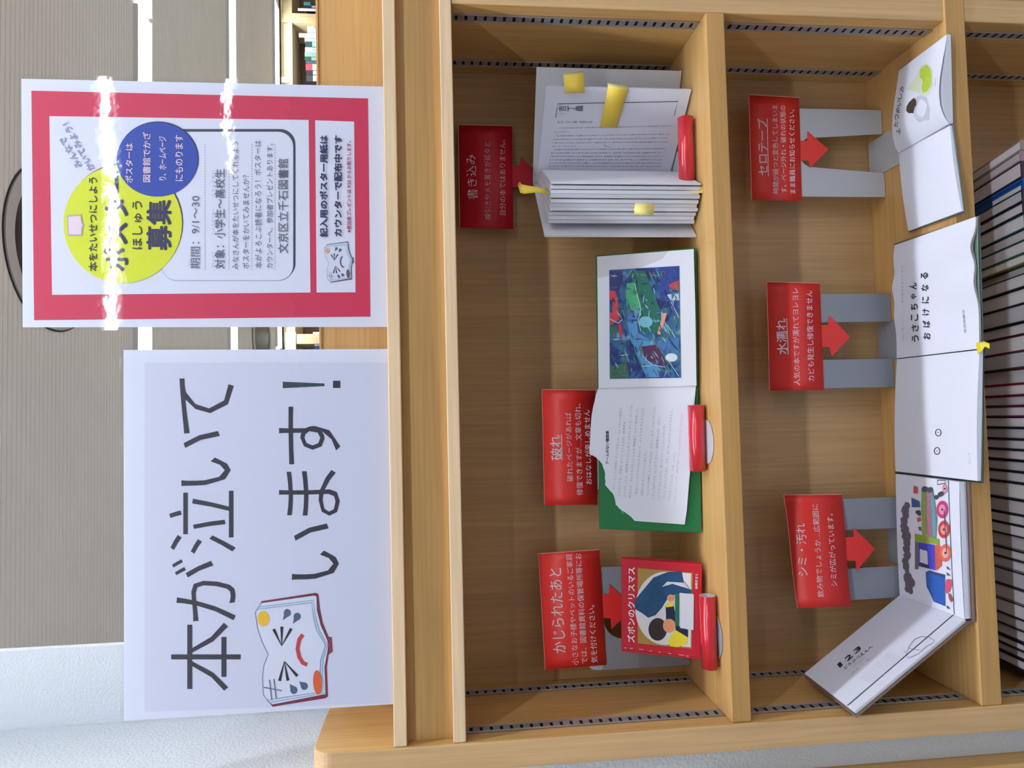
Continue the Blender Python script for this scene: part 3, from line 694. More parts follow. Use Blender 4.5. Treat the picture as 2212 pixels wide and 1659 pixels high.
pr.ell(*c(1330, 925), 88 / 4.424, 108 / 4.424, HAIR, 4); pr.ell(*c(1440, 890), 60 / 4.424, 66 / 4.424, SKIN, 5); pr.ell(*c(1455, 625), 36 / 4.424, 34 / 4.424, SKIN, 5)
pr.poly([c(*p) for p in [(1425, 1030), (1500, 930), (1615, 1000), (1610, 1060), (1520, 1095), (1450, 1085)]], YEL, 5); pr.poly([c(*p) for p in [(1405, 680), (1475, 660), (1478, 705), (1410, 715)]], YEL, 5)
pr.poly([c(1495, 590), c(1535, 590), c(1535, 900), c(1495, 880)], mat('label_green', (30, 110, 84), .5), 6)
pr.poly([c(1540, 575), c(1675, 590), c(1672, 930), c(1545, 912)], mat('sticker_white', (214, 216, 230), .5), 6, 'white_sticker')
pr.text('ズボンのクリスマス', c(1075, 1050), c(1078, 335), 15.5, mat('cover_title_white', (240, 232, 236), .4), .018, 2)
for x, y, l_ in ((1010, 1098, 26), (1060, 1102, 40), (1150, 1112, 50), (1250, 1128, 30), (1340, 1140, 22), (1430, 1152, 34), (1530, 1166, 60), (1600, 1176, 30)):
    pr.poly([c(x, y), c(x + l_, y + l_ * .08), c(x + l_ * .7, y + 9), c(x + l_ * .1, y + 7)], mat('cover_wear', (226, 190, 200), .6), 1, 'spine_wear')
pr.text('林明子さく', c(1700, 540), c(1702, 395), 6, mat('cover_title_white', (240, 232, 236), .4), .02, 2)
pr.done()

# ================================================================== TORN PICTURE BOOK
def corner(x, y, z=None, Y=None, X=None, dz=0):
    return aZ(x, y, z) if z is not None else (aY(x, y, Y) if Y is not None else aX(x, y, X))
def strip_cover(name, P, th, m, parent, n):
    return bevel(mesh(name, prism(P, -n * th), m, parent), .0006, 1)
gb = aZ(1508, 835, Z5 + .003); gt = aY(1291, 838, gb.y + .028)
rb = aZ(1505, 535, Z5 + .0025); rtp = aY(1286.5, 552, rb.y + .030)
lb = aZ(1516, 1151, Z5 + .0025); lt = aY(1294.5, 1143, lb.y + .022)
t = thing('torn_picture_book', 'open picture book with green cover and a torn left page, leaning on upper shelf', 'book', (gb.x, gb.y, Z5))
nR = (rb - gb).cross(gt - gb).normalized(); nR = nR if nR.dot(CAM - gb) > 0 else -nR
nL = (lb - gb).cross(gt - gb).normalized(); nL = nL if nL.dot(CAM - gb) > 0 else -nL
strip_cover('right_cover', [gt, rtp, rb, gb], .0022, GREEN_COVER, t, nR)
strip_cover('left_cover', [lt, gt, gb, lb], .0022, GREEN_COVER, t, nL)
SR = Flat(gb, nR); SL = Flat(gb, nL)
rp_px = [(1293, 838), (1290, 556), (1497, 540), (1503, 833)]
bulge = lambda a, b: .0035 * math.sin(math.pi * min(1, a * 1.15)) ** .7 if a < .87 else .0012
PR = Patch(rp_px, [SR(*p, .0065) for p in rp_px], lambda a, b: .003 * math.sin(math.pi * a) ** 2 + .0012 * math.sin(5 * a) * (1 - b), nR)
mesh('right_page', PR.sheet(18, 8, .0), mat('bright_page', None, .6, .3, alb=(.73, .77, .90)), t, smooth=True, fix=False)
lo = Patch(rp_px, [SR(*p, .0062) for p in rp_px], None, nR)
mesh('page_block', lo.sheet(1, 1, .0058), PAGE_E, t)
lp_px = [(1288, 838), (1276, 1150), (1484, 1150), (1504, 833)]
PL = Patch(lp_px, [SL(*p, .004) for p in lp_px], lambda a, b: .004 * math.sin(math.pi * min(1, a * 1.1)) * (1 - .4 * b), nL)
torn = [(675, 80), (652, 140), (640, 200), (622, 275), (610, 350), (600, 470), (595, 600), (588, 700), (600, 716), (628, 718), (648, 730), (664, 738), (672, 752), (690, 765), (705, 782), (722, 803), (728, 832), (742, 862), (748, 900), (746, 940), (752, 965), (748, 1000), (766, 1022), (782, 1040), (800, 1062), (818, 1078),
        (830, 1100), (840, 1130), (846, 1160), (851, 1192), (868, 1204), (882, 1226), (905, 1240), (903, 1262), (918, 1282), (940, 1305), (962, 1318), (990, 1347), (1120, 1358), (1300, 1370), (1500, 1385), (1520, 1250), (1540, 1000), (1550, 880), (1565, 600), (1585, 300), (1607, 62), (1300, 62), (1000, 68)]
c2 = lambda x, y: (1140 + x / 4.424, 820 + y / 4.424)
bm = bmesh.new(); vs = [bm.verts.new(PL(*c2(*p)) - ORG[t.name]) for p in torn]; f = bm.faces.new(vs)
bmesh.ops.triangulate(bm, faces=[f])
me = bpy.data.meshes.new('torn_page'); bm.to_mesh(me); bm.free(); me.materials.append(mat('bright_page', None)); 
o = link('torn_page', me, t); o['label'] = 'page with a ragged torn corner'; so = o.modifiers.new('thick', 'SOLIDIFY'); so.thickness = .0004; so.offset = 0
for p in me.polygons: p.use_smooth = False
mesh('torn_edge', ([PL(*c2(x, y), .0004) for x, y in torn[8:38]] + [PL(*c2(x - 9, y + 6), .0002) for x, y in torn[8:38]], [(i, i + 1, 31 + i, 30 + i) for i in range(29)]), PAPER, t, fix=False)
pr = Print(t, PL, .0007)
pr.text('ドームのない機関車', c2(758, 800), c2(762, 490), 7, INK, .02)
LN = ['みて、とくべつ列車が やってきました。ふとっちょの局長は', 'えんばんです。列車を おりた ひとたちは、機関車を', 'みてまわったり、機関車のしゃしんを とったりしました。ダックは', '機関士は、そのうちのなんにんかを 機関室に のせてあげました。',
      '「鉄道ファンクラブのひとたちだって、ぼくたちを みにきたんだ。', '機関士は ダックに いいました。', '「とくべつ列車を ひいてきたのが、シティ・オブ・トルーローだよ。', 'じそく160キロを はじめて だした 機関車なんだ。はやく',
      'しごとを おわらせて、あいさつに いこうじゃないか。', '「えっ、ほんとうですか。でも、ぼくなんかには えらすぎますよ。', '「そんなことないさ。さあ、いこう。']
ends = [(820, 1050, 890, 268), (870, 1115, 925, 400), (925, 1120, 990, 245), (975, 1130, 1047, 268), (1035, 1105, 1100, 265), (1090, 1110, 1125, 690), (1145, 1110, 1212, 248), (1195, 1145, 1258, 350), (1250, 1150, 1305, 430), (1300, 1140, 1375, 285), (1350, 1150, 1405, 690)]
for s_, (xa, ya, xb, yb_) in zip(LN, ends): pr.text(s_, c2(xa, ya), c2(xb, yb_), 5.2, INK_FAINT, -.01)
pr.text('※シティ・オブ・トルーロー、機関車の名前。くわしくは、おわりのページを ごらんください。', c2(1405, 1165), c2(1473, 315), 3.6, INK_FAINT, -.01)
pr.done()
# painted picture: blurred blue and green rail yard colours
def painting_material():
    m = bpy.data.materials.new('painted_blue_green'); m.use_nodes = True; nt = m.node_tree; N = nt.nodes.new; L = nt.links.new
    b = nt.nodes['Principled BSDF']; b.inputs['Roughness'].default_value = .5
    geo = N('ShaderNodeNewGeometry'); n = N('ShaderNodeTexNoise'); n.inputs['Scale'].default_value = 42; n.inputs['Detail'].default_value = 5; n.inputs['Distortion'].default_value = 1.2
    L(geo.outputs['Position'], n.inputs['Vector']); cr = N('ShaderNodeValToRGB'); e = cr.color_ramp.elements
    cols = [(.30, (34, 40, 92)), (.42, (40, 66, 134)), (.50, (52, 104, 160)), (.57, (60, 112, 120)), (.64, (92, 140, 190)), (.74, (150, 180, 214))]
    e[0].position = cols[0][0]; e[0].color = lin(cols[0][1]); e[1].position = cols[-1][0]; e[1].color = lin(cols[-1][1])
    for p, c_ in cols[1:-1]: k = e.new(p); k.color = lin(c_)
    L(n.outputs['Fac'], cr.inputs['Fac']); L(cr.outputs['Color'], b.inputs['Base Color']); return m
PAINT = painting_material()
pr = Print(t, PR, .0004)
c3 = lambda x, y: (1100 + x / 4.096, 500 + y / 4.096)
A, B, C_, D_ = (885, 340), (1505, 305), (1520, 1295), (890, 1305)
g = []
for j in range(9):
    for i in range(7):
        a, b = i / 6, j / 8; g.append(c3(*[(A[k] * (1 - a) + B[k] * a) * (1 - b) + (D_[k] * (1 - a) + C_[k] * a) * b for k in (0, 1)]))
pr._add('painted_picture', PAINT, g, [(j * 7 + i, j * 7 + i + 1, j * 7 + i + 8, j * 7 + i + 7) for j in range(8) for i in range(6)], 0)
pp = lambda pts, col, L_=1, nz=.25: pr.poly([c3(*p) for p in pts], mat('paint_%d_%d_%d' % col, col, .55, noise=nz, nscale=150), L_, 'painted_picture')
pp([(890, 350), (1000, 345), (1040, 900), (1075, 1290), (892, 1300), (890, 700)], (52, 56, 120)); pp([(888, 860), (950, 830), (1010, 1000), (1060, 1300), (892, 1302)], (60, 110, 84), 2)
pp([(890, 520), (940, 530), (965, 640), (975, 780), (890, 830)], (214, 62, 78), 3); pp([(960, 810), (985, 800), (1000, 900), (985, 960)], (206, 50, 70), 3)
pp([(1060, 340), (1200, 350), (1330, 690), (1390, 720), (1330, 900), (1180, 900), (1130, 800), (1165, 690)], (34, 108, 92), 2)
pp([(1040, 460), (1110, 450), (1165, 690), (1130, 760), (1050, 750), (1030, 560)], (74, 176, 128), 3); pp([(1050, 690), (1130, 720), (1140, 780), (1045, 780)], (74, 128, 196), 4)
pp([(1040, 800), (1130, 790), (1140, 900), (1240, 960), (1330, 1290), (1210, 1290), (1080, 980)], (86, 150, 206), 2, .15)
pp([(1360, 720), (1395, 722), (1340, 912), (1310, 908)], (232, 158, 128), 5, .1); pp([(1320, 320), (1502, 308), (1505, 720), (1420, 640), (1330, 470)], (48, 70, 150), 1)
pp([(1410, 470), (1500, 430), (1504, 520), (1430, 515)], (190, 66, 80), 3); pp([(1395, 560), (1500, 540), (1505, 610), (1430, 610)], (190, 206, 226), 3)
pp([(1310, 940), (1500, 940), (1510, 1130), (1400, 1080), (1310, 1020)], (70, 120, 176), 3); pp([(1170, 1020), (1300, 1000), (1400, 1170), (1370, 1210), (1200, 1130)], (84, 44, 84), 4)
pr.ell(*c3(1208, 800), 15, 12, mat('paint_disc', (116, 184, 204), .5), 6, 'painted_picture'); pr.ell(*c3(1435, 1115), 13, 9, mat('paint_white', (214, 224, 236), .5), 6, 'painted_picture')
rq = random.Random(21); tones = [(40, 60, 120), (70, 110, 170), (60, 120, 110), (110, 160, 200), (36, 44, 90), (90, 76, 130), (56, 96, 150), (140, 178, 206), (90, 130, 90)]
for i in range(230):
    a, b = rq.random() * .94 + .03, rq.random() * .94 + .03
    x, y = A[0] + (B[0] - A[0]) * a, A[1] + (D_[1] - A[1]) * b + (1 - b) * -30 * a
    an = rq.choice((1.15, 1.2, .1, 1.9)) + rq.uniform(-.25, .25); l_, w2 = rq.uniform(10, 55), rq.uniform(3, 10)
    dx, dy = math.cos(an) * l_, math.sin(an) * l_; nx, ny = -math.sin(an) * w2, math.cos(an) * w2
    cl = lambda u, v: c3(min(1500, max(892, u)), min(1290, max(345 - 30 * a, v)))
    col = tones[i % 9]; pr.poly([cl(x - dx, y - dy), cl(x - dx * .3 + nx, y - dy * .3 + ny), cl(x + dx, y + dy), cl(x + dx * .3 - nx, y + dy * .3 - ny)], mat('paint_%d_%d_%d' % col, col, .55, noise=.25, nscale=150), 5 + i % 3 * .4, 'painted_picture')
wl = mat('paint_line', (168, 216, 226), .5)
for pts in ([(1110, 460), (1165, 690), (1140, 790), (1165, 880)], [(1430, 620), (1500, 760)], [(1400, 830), (1470, 940)], [(1240, 700), (1235, 760)], [(1180, 1100), (1260, 1180), (1380, 1200)], [(1400, 1130), (1500, 1280)], [(880, 770), (960, 810), (1000, 780)]):
    pr.line([c3(*p) for p in pts], 1.4, wl, 6, 'painted_picture')
pr.done()

# ================================================================== BOOK FULL OF STICKY NOTES
SPX, SPY = .690, .1435
zt_c, zt_p, zb_p = -.1405, -.1465, Z5 + .0035
t = thing('marked_book', 'thick open white book standing with fanned pages and yellow sticky notes', 'book', (SPX, SPY, Z5))
COVW = mat('white_book_cover', None, .45, .4, alb=(.62, .63, .70))
def reach(px, py, length, dy=0.0):
    lo_, hi_ = -.05, .14
    for _ in range(40):
        m_ = (lo_ + hi_) / 2; q_ = aY(px, py, m_); l_ = math.hypot(q_.x - SPX, q_.y - SPY)
        if l_ > length: lo_ = m_
        else: hi_ = m_
    return aY(px, py, (lo_ + hi_) / 2)
def panel(nm, x1, y1, z0, z1, th, m, x0=SPX, y0=SPY, curve=0.0, n=10, z0b=None):
    """upright leaf from the spine to x1,y1, bowed by curve"""
    a, b = Vector((x0, y0, 0)), Vector((x1, y1, 0)); d = (b - a).normalized(); nn_ = Vector((-d.y, d.x, 0))
    V = []
    for k_, s_ in ((0, 0), (1, th)):
        for i in range(n + 1):
            f_ = i / n; p = a.lerp(b, f_) + nn_ * (curve * math.sin(math.pi * f_ ** .6) + s_)
            V += [Vector((p.x, p.y, z0)), Vector((p.x, p.y, z1))]
    N_ = 2 * (n + 1)
    F = [(2 * i, 2 * i + 1, 2 * i + 3, 2 * i + 2) for i in range(n)] + [(N_ + 2 * i, N_ + 2 * i + 2, N_ + 2 * i + 3, N_ + 2 * i + 1) for i in range(n)]
    F += [(2 * i + 1, N_ + 2 * i + 1, N_ + 2 * i + 3, 2 * i + 3) for i in range(n)] + [(2 * i, 2 * i + 2, N_ + 2 * i + 2, N_ + 2 * i) for i in range(n)]
    F += [(0, N_, N_ + 1, 1), (2 * n, 2 * n + 1, N_ + 2 * n + 1, N_ + 2 * n)]
    return mesh(nm, (V, F), m, t, smooth=False)
rc = aY(1166, 145, .085)
panel('right_cover', rc.x, rc.y, Z5 + .0018, zt_c, -.0022, COVW, SPX + .002, SPY + .004)
lc = reach(1181, 512, .140)
panel('left_cover', lc.x, lc.y, Z5 + .0018, zt_c, .0022, COVW, SPX - .012, SPY + .001)
bevel(mesh('spine', box(SPX - .013, SPX + .003, SPY + .0015, SPY + .0045, Z5 + .0018, zt_c), COVW, t), .0008)
rp = Vector((.771, .047, 0))
# right hand page leaning out, with a few leaves behind it
for i, (dx, dy) in enumerate(((0, 0), (.0032, .0055))):
    panel('leaf', rp.x + dx, rp.y + dy, zb_p, zt_p, .0005 if i == 0 else .0016, PAGE, SPX + .001 + i * .0012, SPY - .002 + i * .0005, .0)
for i, (ya, yb_, ln) in enumerate(((394, 397, .126), (401, 408, .127), (410, 418, .127), (419, 427, .128), (430.5, 438, .128), (439, 447, .127), (448, 455, .128), (458, 465, .127), (466, 474, .126), (475, 482, .126))):
    a = reach(1190, ya, ln); b = reach(1190, yb_, ln)
    V = []
    n_ = 10
    for (e_, s_) in ((a, 0), (b, 1)):
        for k_ in range(n_ + 1):
            f_ = k_ / n_
            bx = SPX - .0008 * (i + s_ * .8); p = Vector((bx, SPY - .001, 0)).lerp(Vector((e_.x, e_.y, 0)), f_)
            p.x += .011 * math.sin(math.pi * f_ ** .55) * (1 - i / 11) * (.9 if s_ else 1)
            V += [Vector((p.x, p.y, zb_p + .0008 * (i % 3))), Vector((p.x, p.y, zt_p + .0006 * (i % 2)))]
    N_ = 2 * (n_ + 1)
    F = [(2 * k, 2 * k + 1, 2 * k + 3, 2 * k + 2) for k in range(n_)] + [(N_ + 2 * k, N_ + 2 * k + 2, N_ + 2 * k + 3, N_ + 2 * k + 1) for k in range(n_)]
    F += [(2 * k + 1, N_ + 2 * k + 1, N_ + 2 * k + 3, 2 * k + 3) for k in range(n_)] + [(2 * k, 2 * k + 2, N_ + 2 * k + 2, N_ + 2 * k) for k in range(n_)]
    F += [(0, N_, N_ + 1, 1), (2 * n_, 2 * n_ + 1, N_ + 2 * n_ + 1, N_ + 2 * n_)]
    mesh('page_bundle', (V, F), PAGE if i % 2 == 0 else PAGE_E, t)
dR = (rp - Vector((SPX, SPY, 0))).normalized(); S = Flat((rp.x, rp.y, 0), (-dR.y, dR.x, 0))
pr = Print(t, S, .0008)
c4 = lambda x, y: (1160 + x / 6.506, 170 + y / 6.506)
pr.line([c4(262, 540), c4(292, 350), c4(1978, 318), c4(1925, 512)], 1.3, INK, 0)
pr.column('吉丁蟲', c4(0, 455)[1], c4(0, 372)[1], c4(300, 0)[0], c4(645, 0)[0], INK, 1)
pr.column('【たまむし】', c4(0, 500)[1], c4(0, 478)[1], c4(288, 0)[0], c4(425, 0)[0], INK_FAINT, 1)
pr.column('第一話 たまむしの厨子 飛鳥時代の工芸', c4(0, 622)[1], c4(0, 590)[1], c4(290, 0)[0], c4(775, 0)[0], INK_GREY, 1)
KANA = 'のはいにしてをるたもとがらなきくれさよみあこすまりかうつえおわそちけせほどでも時人中日本木水生上下小見手虫色'
rnd = random.Random(3)
cols = [(300, 1885, 690, 660), (235, 450, 745, 740), (268, 1860, 800, 775), (228, 1845, 850, 830), (215, 1830, 898, 884), (205, 540, 945, 943), (232, 1800, 993, 978), (190, 1790, 1040, 1035), (178, 1775, 1088, 1085), (172, 1760, 1136, 1133), (168, 1750, 1180, 1182), (160, 1730, 1222, 1228)]
for (xa, xb, ya, yb_) in cols:
    n_ = max(5, int((xb - xa) / 38)); s_ = ''.join(rnd.choice(KANA) for _ in range(n_))
    pr.column(s_, c4(0, ya + 11)[1], c4(0, ya - 11)[1], c4(xa, 0)[0], c4(xb, 0)[0], INK_GREY if n_ > 8 else INK_FAINT, 1, slant=(yb_ - ya) / 6.506)
pr.line([c4(1530, 1350), c4(1640, 1357), c4(1750, 1362)], 1.2, INK_GREY, 0); pr.line([c4(930, 910), c4(970, 945), c4(1025, 965)], .7, INK_GREY, 0)
pr.done()
def note(label, pts, Y=None, surf=None, m=STICKY, curlpts=None, m2=None):
    """sticky strip; pts = list of pairs (photo points of both long edges, depth)"""
    V = []
    for (p, q_, y) in pts: V += [aY(*p, y), aY(*q_, y)]
    F = [(2 * i, 2 * i + 1, 2 * i + 3, 2 * i + 2) for i in range(len(pts) - 1)]
    ctr = sum(V, Vector()) / len(V)
    o = mesh('sticky_note', (V, F), [m, m2 or m], None, ctr, fix=False, smooth=True)
    if m2:
        for p in o.data.polygons: p.material_index = 1 if p.index < len(F) // 2 else 0
    so = o.modifiers.new('thick', 'SOLIDIFY'); so.thickness = .0003; so.offset = 0
    props(o, label, 'sticky note', 'yellow sticky notes in the marked book'); return o
c5 = lambda x, y: (960 + x / 3.352, 100 + y / 3.352)
def onS(p, off=.0035): return S(*p, off).y
a_ = onS(c5(945, 335)); 
note('short yellow sticky note on the upper right page edge of the marked book', [(c5(858, 198), c5(1003, 178), onS(c5(930, 300)) + .004), (c5(862, 225), c5(1007, 205), onS(c5(930, 300)) - .001), (c5(868, 280), c5(1012, 265), onS(c5(935, 300)) - .001), (c5(875, 340), c5(1015, 335), onS(c5(945, 335)))], m2=STICKY_L)
note('longest yellow sticky note, slanting across the right page of the marked book', [(c5(1182, 268), c5(1328, 286), onS(c5(1250, 310)) + .002), (c5(1184, 300), c5(1325, 318), onS(c5(1250, 312)) - .001), (c5(1160, 420), c5(1292, 428), onS(c5(1220, 424), .004)), (c5(1125, 585), c5(1243, 592), onS(c5(1185, 588), .003))], m2=STICKY_L)
note('curled yellow sticky note sticking out at the top of the marked book', [(c5(545, 980), c5(530, 1000), .062), (c5(560, 1000), c5(548, 1060), .050), (c5(610, 1010), c5(580, 1068), .046), (c5(680, 1020), c5(665, 1058), .045), (c5(748, 1036), c5(745, 1072), .044)])
note('small pale sticky note on the fore edge of the marked book', [(c5(1380, 1137), c5(1520, 1140), .020), (c5(1374, 1180), c5(1518, 1182), .0155), (c5(1374, 1215), c5(1510, 1226), .017)], m=STICKY_L)
note('yellow sticky note sticking out at the bottom of the marked book, above the shelf', [(c5(1730, 1052), c5(1780, 1012), .032), (c5(1800, 1064), c5(1830, 1014), .030), (c5(1880, 1062), c5(1900, 1018), .030), (c5(1922, 1058), c5(1942, 1038), .033)], m=STICKY_L)

# ================================================================== OPEN BOOKS ON THE LOWER SHELF
def slab(nm, px, z, th, m, parent, wob=0):
    P = [aZ(*p, z) for p in px]
    return bevel(mesh(nm, prism(P, (0, 0, -th)), m, parent), .0006, 1)
UPV = Vector((0, 0, 1))
# --- right: book with the girl and green cloth
zc = Z7 + .0024 + .0016
base = aZ(2010, 300, Z7)
t = thing('open_picture_book', 'open picture book with green smudge and dark haired figure, rightmost on lower shelf', 'book', (base.x, base.y, Z7 + .0016))
TEAL = mat('teal_cover', (58, 104, 104), .35); GREYC = mat('grey_worn_cover', (92, 100, 104), .4)
slab('right_cover', [(1941, 150), (1941, 331), (2058, 267), (2052, 71)], zc, .0022, TEAL, t)
slab('left_cover', [(1941, 331), (1962, 502), (2082.5, 459), (2058, 268)], zc, .0022, GREYC, t)
bevel(mesh('spine', prism([aZ(2058, 262, zc), aZ(2058, 273, zc), aZ(1942, 335, zc), aZ(1942, 327, zc)], (0, 0, -.0020)), TEAL, t), .0006, 1)
rp_ = [(1943, 152), (1942, 330), (2052, 266), (2047, 74)]
Pb = [aZ(*p, zc + .0045) for p in rp_]
PR1 = Patch(rp_, Pb, lambda a, b: .0008 + .0125 * math.sin(math.pi * (1 - a) ** .62) ** 1.2 * (.75 + .25 * b) if 0 < a < 1 else .0008, UPV)
mesh('right_page', PR1.sheet(20, 8), PAPER, t, smooth=True, fix=False)
Pb2 = Patch(rp_, Pb, lambda a, b: .0004 + .009 * math.sin(math.pi * (1 - a) ** .62) ** 1.3 if 0 < a < 1 else .0004, UPV)
mesh('page_block', Pb2.sheet(20, 8, .0042), PAGE, t, fix=False)
lp_ = [(1942.5, 330), (1963, 499), (2078.5, 456), (2053, 271)]
PL1 = Patch(lp_, [aZ(*p, zc + .0022) for p in lp_], lambda a, b: .0006 + .002 * math.sin(math.pi * a), UPV)
mesh('left_page', PL1.sheet(12, 6, .002), PAPER, t, fix=False)
pr = Print(t, PR1, .0004)
c6 = lambda x, y: (1900 + x / 6.91, 60 + y / 6.91)
for ch, x, y in (('ふ', 280, 1545), ('た', 245, 1440), ('つ', 258, 1335), ('め', 272, 1230), ('い', 290, 1125), ('し', 300, 1020), ('み', 333, 915)):
    pr.glyph(ch, c6(0, y + 44)[1], c6(0, y - 44)[1], c6(x - 30, 0)[0], c6(x + 30, 0)[0], INK, .01)
pr.poly([c6(*p) for p in [(600, 640), (640, 590), (700, 555), (750, 600), (770, 720), (765, 850), (720, 940), (650, 970), (630, 900), (650, 800), (600, 740)]], mat('picture_lime', (176, 200, 70), .7, noise=.15, nscale=120), 2)
pr.poly([c6(*p) for p in [(560, 700), (620, 560), (720, 535), (790, 620), (795, 850), (740, 980), (640, 1020), (560, 960), (480, 940), (410, 920), (470, 830)]], mat('picture_pale_lime', (206, 214, 190), .7), 1)
pr.poly([c6(*p) for p in [(510, 1060), (600, 1010), (700, 1030), (745, 1200), (745, 1380), (660, 1370), (600, 1410), (540, 1370), (500, 1290)]], mat('picture_pale_blue', (192, 198, 218), .7), 2)
pr.poly([c6(*p) for p in [(400, 1180), (440, 1110), (510, 1045), (545, 1080), (548, 1150), (515, 1200), (505, 1275), (430, 1275), (398, 1240)]], mat('picture_hair', (66, 62, 52), .7), 3)
pr.line([c6(833, 750), c6(828, 880)], .8, INK_FAINT, 1)
pr.done()

# --- middle: water damaged book
zc = Z7 + .0016 + .003
base = aZ(2030, 770, Z7)
t = thing('water_damaged_book', 'open square picture book with wavy water damaged pages, middle of lower shelf', 'book', (base.x, base.y, Z7 + .0016))
DKG = mat('dark_green_cover', (34, 62, 58), .35)
slab('right_cover', [(1930.5, 527), (1937, 775), (2122, 756), (2113.5, 466)], zc, .0026, GREYC, t)
slab('left_cover', [(1937, 777), (1933, 1023), (2121, 1044), (2123, 757)], zc, .0026, DKG, t)
bevel(mesh('spine', prism([aZ(2124, 750, zc), aZ(2124, 762, zc), aZ(1937.5, 779, zc), aZ(1937.5, 773, zc)], (0, 0, -.003)), DKG, t), .0006, 1)
px_ = [(1934, 530), (1938, 774), (2117, 753), (2109, 468)]
def wave(a, b, k=1.0):
    front = .0085 * (math.exp(-((a - .23) / .11) ** 2) + .62 * math.exp(-((a - .50) / .12) ** 2)) * b ** 1.3
    back = .0052 * (math.exp(-((a - .38) / .10) ** 2) + .5 * math.exp(-((a - .12) / .10) ** 2) + .6 * math.exp(-((a - .62) / .12) ** 2)) * (1 - b) ** 1.2
    return .0006 + k * (front + back + .0012 * math.sin(11 * a) * math.sin(6 * b)) * (1 if a < .93 else (1 - a) / .07)
P2 = Patch(px_, [aZ(*p, zc + .005) for p in px_], wave, UPV)
mesh('right_page', P2.sheet(40, 14), PAPER, t, smooth=True, fix=False)
for i, (k_, dz, m_) in enumerate(((.97, -.0008, mat('damp_pink_page_edge', (206, 176, 176), .8)), (.8, -.0016, mat('damp_green_page_edge', (150, 176, 164), .8)), (.15, -.0032, mat('damp_green_page_edge', None)))):
    q_ = Patch(px_, [aZ(*p, zc + .005) for p in px_], lambda a, b, k_=k_: wave(a, b, k_), UPV)
    V, F = q_.sheet(40, 14, .0 if i < 2 else .0015, off=dz + .0004); o = mesh('lower_leaf', (V, F), m_, t, fix=False)
    if i < 2: so = o.modifiers.new('thick', 'SOLIDIFY'); so.thickness = .0007; so.offset = -1
pl_ = [(1938, 776), (1935, 1018), (2112.5, 1039), (2117, 756)]
P2L = Patch(pl_, [aZ(*p, zc + .004) for p in pl_], lambda a, b: .0005 + .0022 * math.sin(math.pi * a) , UPV)
mesh('left_page', P2L.sheet(14, 6, .0038), PAPER, t, fix=False)
pr = Print(t, P2, .0005)
c7 = lambda x, y: (1920 + x / 5.53, 480 + y / 5.53)
# letters of the two hand set title lines, one by one
for s_, (xa, ya), (xb, yb_), sz in (('うさこちゃん', (318, 1390), (290, 762), 42), ('おばけになる', (452, 1360), (424, 640), 42)):
    n_ = len(s_) if s_[0] == 'う' else 6
    for i, ch in enumerate(s_):
        f_ = i / (len(s_) - 1); x = xa + (xb - xa) * f_; y = ya + (yb_ - ya) * f_
        hh = sz * (.8 if ch in 'ゃ' else 1)
        (a1, b1), (a2, b2) = c7(x - hh, y + hh * .92), c7(x + hh, y - hh * .92)
        pr.glyph(ch, b1, b2, a1, a2, INK, .022)
pr.text('ディック・ブルーナ ぶん／え', c7(165, 1430), c7(150, 950), 4.2, INK_FAINT) if False else pr.text('ぶん／え ・・・・・・ まつおかきょうこ やく', c7(166, 1430), c7(160, 530), 4.5, INK_FAINT)
pr.text('福音館書店', c7(912, 1325), c7(888, 1045), 5, INK_FAINT)
pr.done()
pr = Print(t, P2L, .0005)
for x, y in ((2026.5, 934.5), (2024, 974)):
    pr.line([(x + 6 * math.cos(a), y + 7.3 * math.sin(a)) for a in [2 * math.pi * i / 26 for i in range(26)]], 1.6, INK, 1, closed=True); pr.ell(x, y, 1, 1, INK, 1)
pr.text('ちいさ', (2095, 1002), (2093, 978), 4, INK_FAINT)
pr.done()
cpt = aZ(2121, 751, zc + .004)
V, F = [], []
for i, (dx, dy, dz) in enumerate([(-.007, .004, .002), (.006, .005, .0025), (.005, -.002, .004), (.001, -.006, .001), (-.004, -.004, .003), (-.002, -.009, -.002), (.004, -.008, -.003), (.007, -.003, -.001)]): V.append(cpt + Vector((dx, dy, dz)))
o = mesh('yellow_tape_scrap', (V, [(0, 1, 2), (0, 2, 4), (2, 3, 4), (3, 5, 6), (2, 6, 7), (2, 3, 6), (1, 7, 2)]), mat('yellow_scrap', (232, 216, 60), .6), None, cpt, fix=False)
so = o.modifiers.new('thick', 'SOLIDIFY'); so.thickness = .0006; props(o, 'small crumpled yellow scrap at the spine of the water damaged book', 'paper scrap')

# --- left: book with numbers, left half raised against the end panel
zb0 = Z7 + .0024
base = aZ(2060, 1200, Z7)
t = thing('number_picture_book', 'thick open picture book with a coloured train, left half raised against end panel', 'book', (base.x, base.y, Z7 + .0002))
COVD = mat('brown_worn_cover', (120, 96, 90), .5)
zp = Z7 + .0135
px3 = [(1935.5, 1024), (1944, 1285), (2084, 1337), (2073, 1041)]
P3c = [aZ(*p, zp) for p in px3]
P3 = Patch(px3, P3c, lambda a, b: .0004 + .0012 * math.sin(math.pi * a), UPV)
mesh('right_page', P3.sheet(16, 8), PAPER, t, smooth=True, fix=False)
for i in range(4):
    q_ = Patch(px3, P3c, lambda a, b: .0004, UPV)
    V, F = q_.sheet(1, 1, .0026, off=-.0008 - i * .0028, a0=.0, b1=1 - .006 * (i % 2)); mesh('page_block', (V, F), PAGE_E if i % 2 else PAPER, t)
zc3 = Z7 + .0038
mesh('right_cover', prism([aZ(1936, 1022, zp) - Vector((0, 0, zp - zc3)), P3c[1] + Vector((-.0035, .002, zc3 - zp)), P3c[2] + Vector((-.0035, -.003, zc3 - zp)), P3c[3] + Vector((0, -.003, zc3 - zp))], (0, 0, -.0019)), COVD, t)
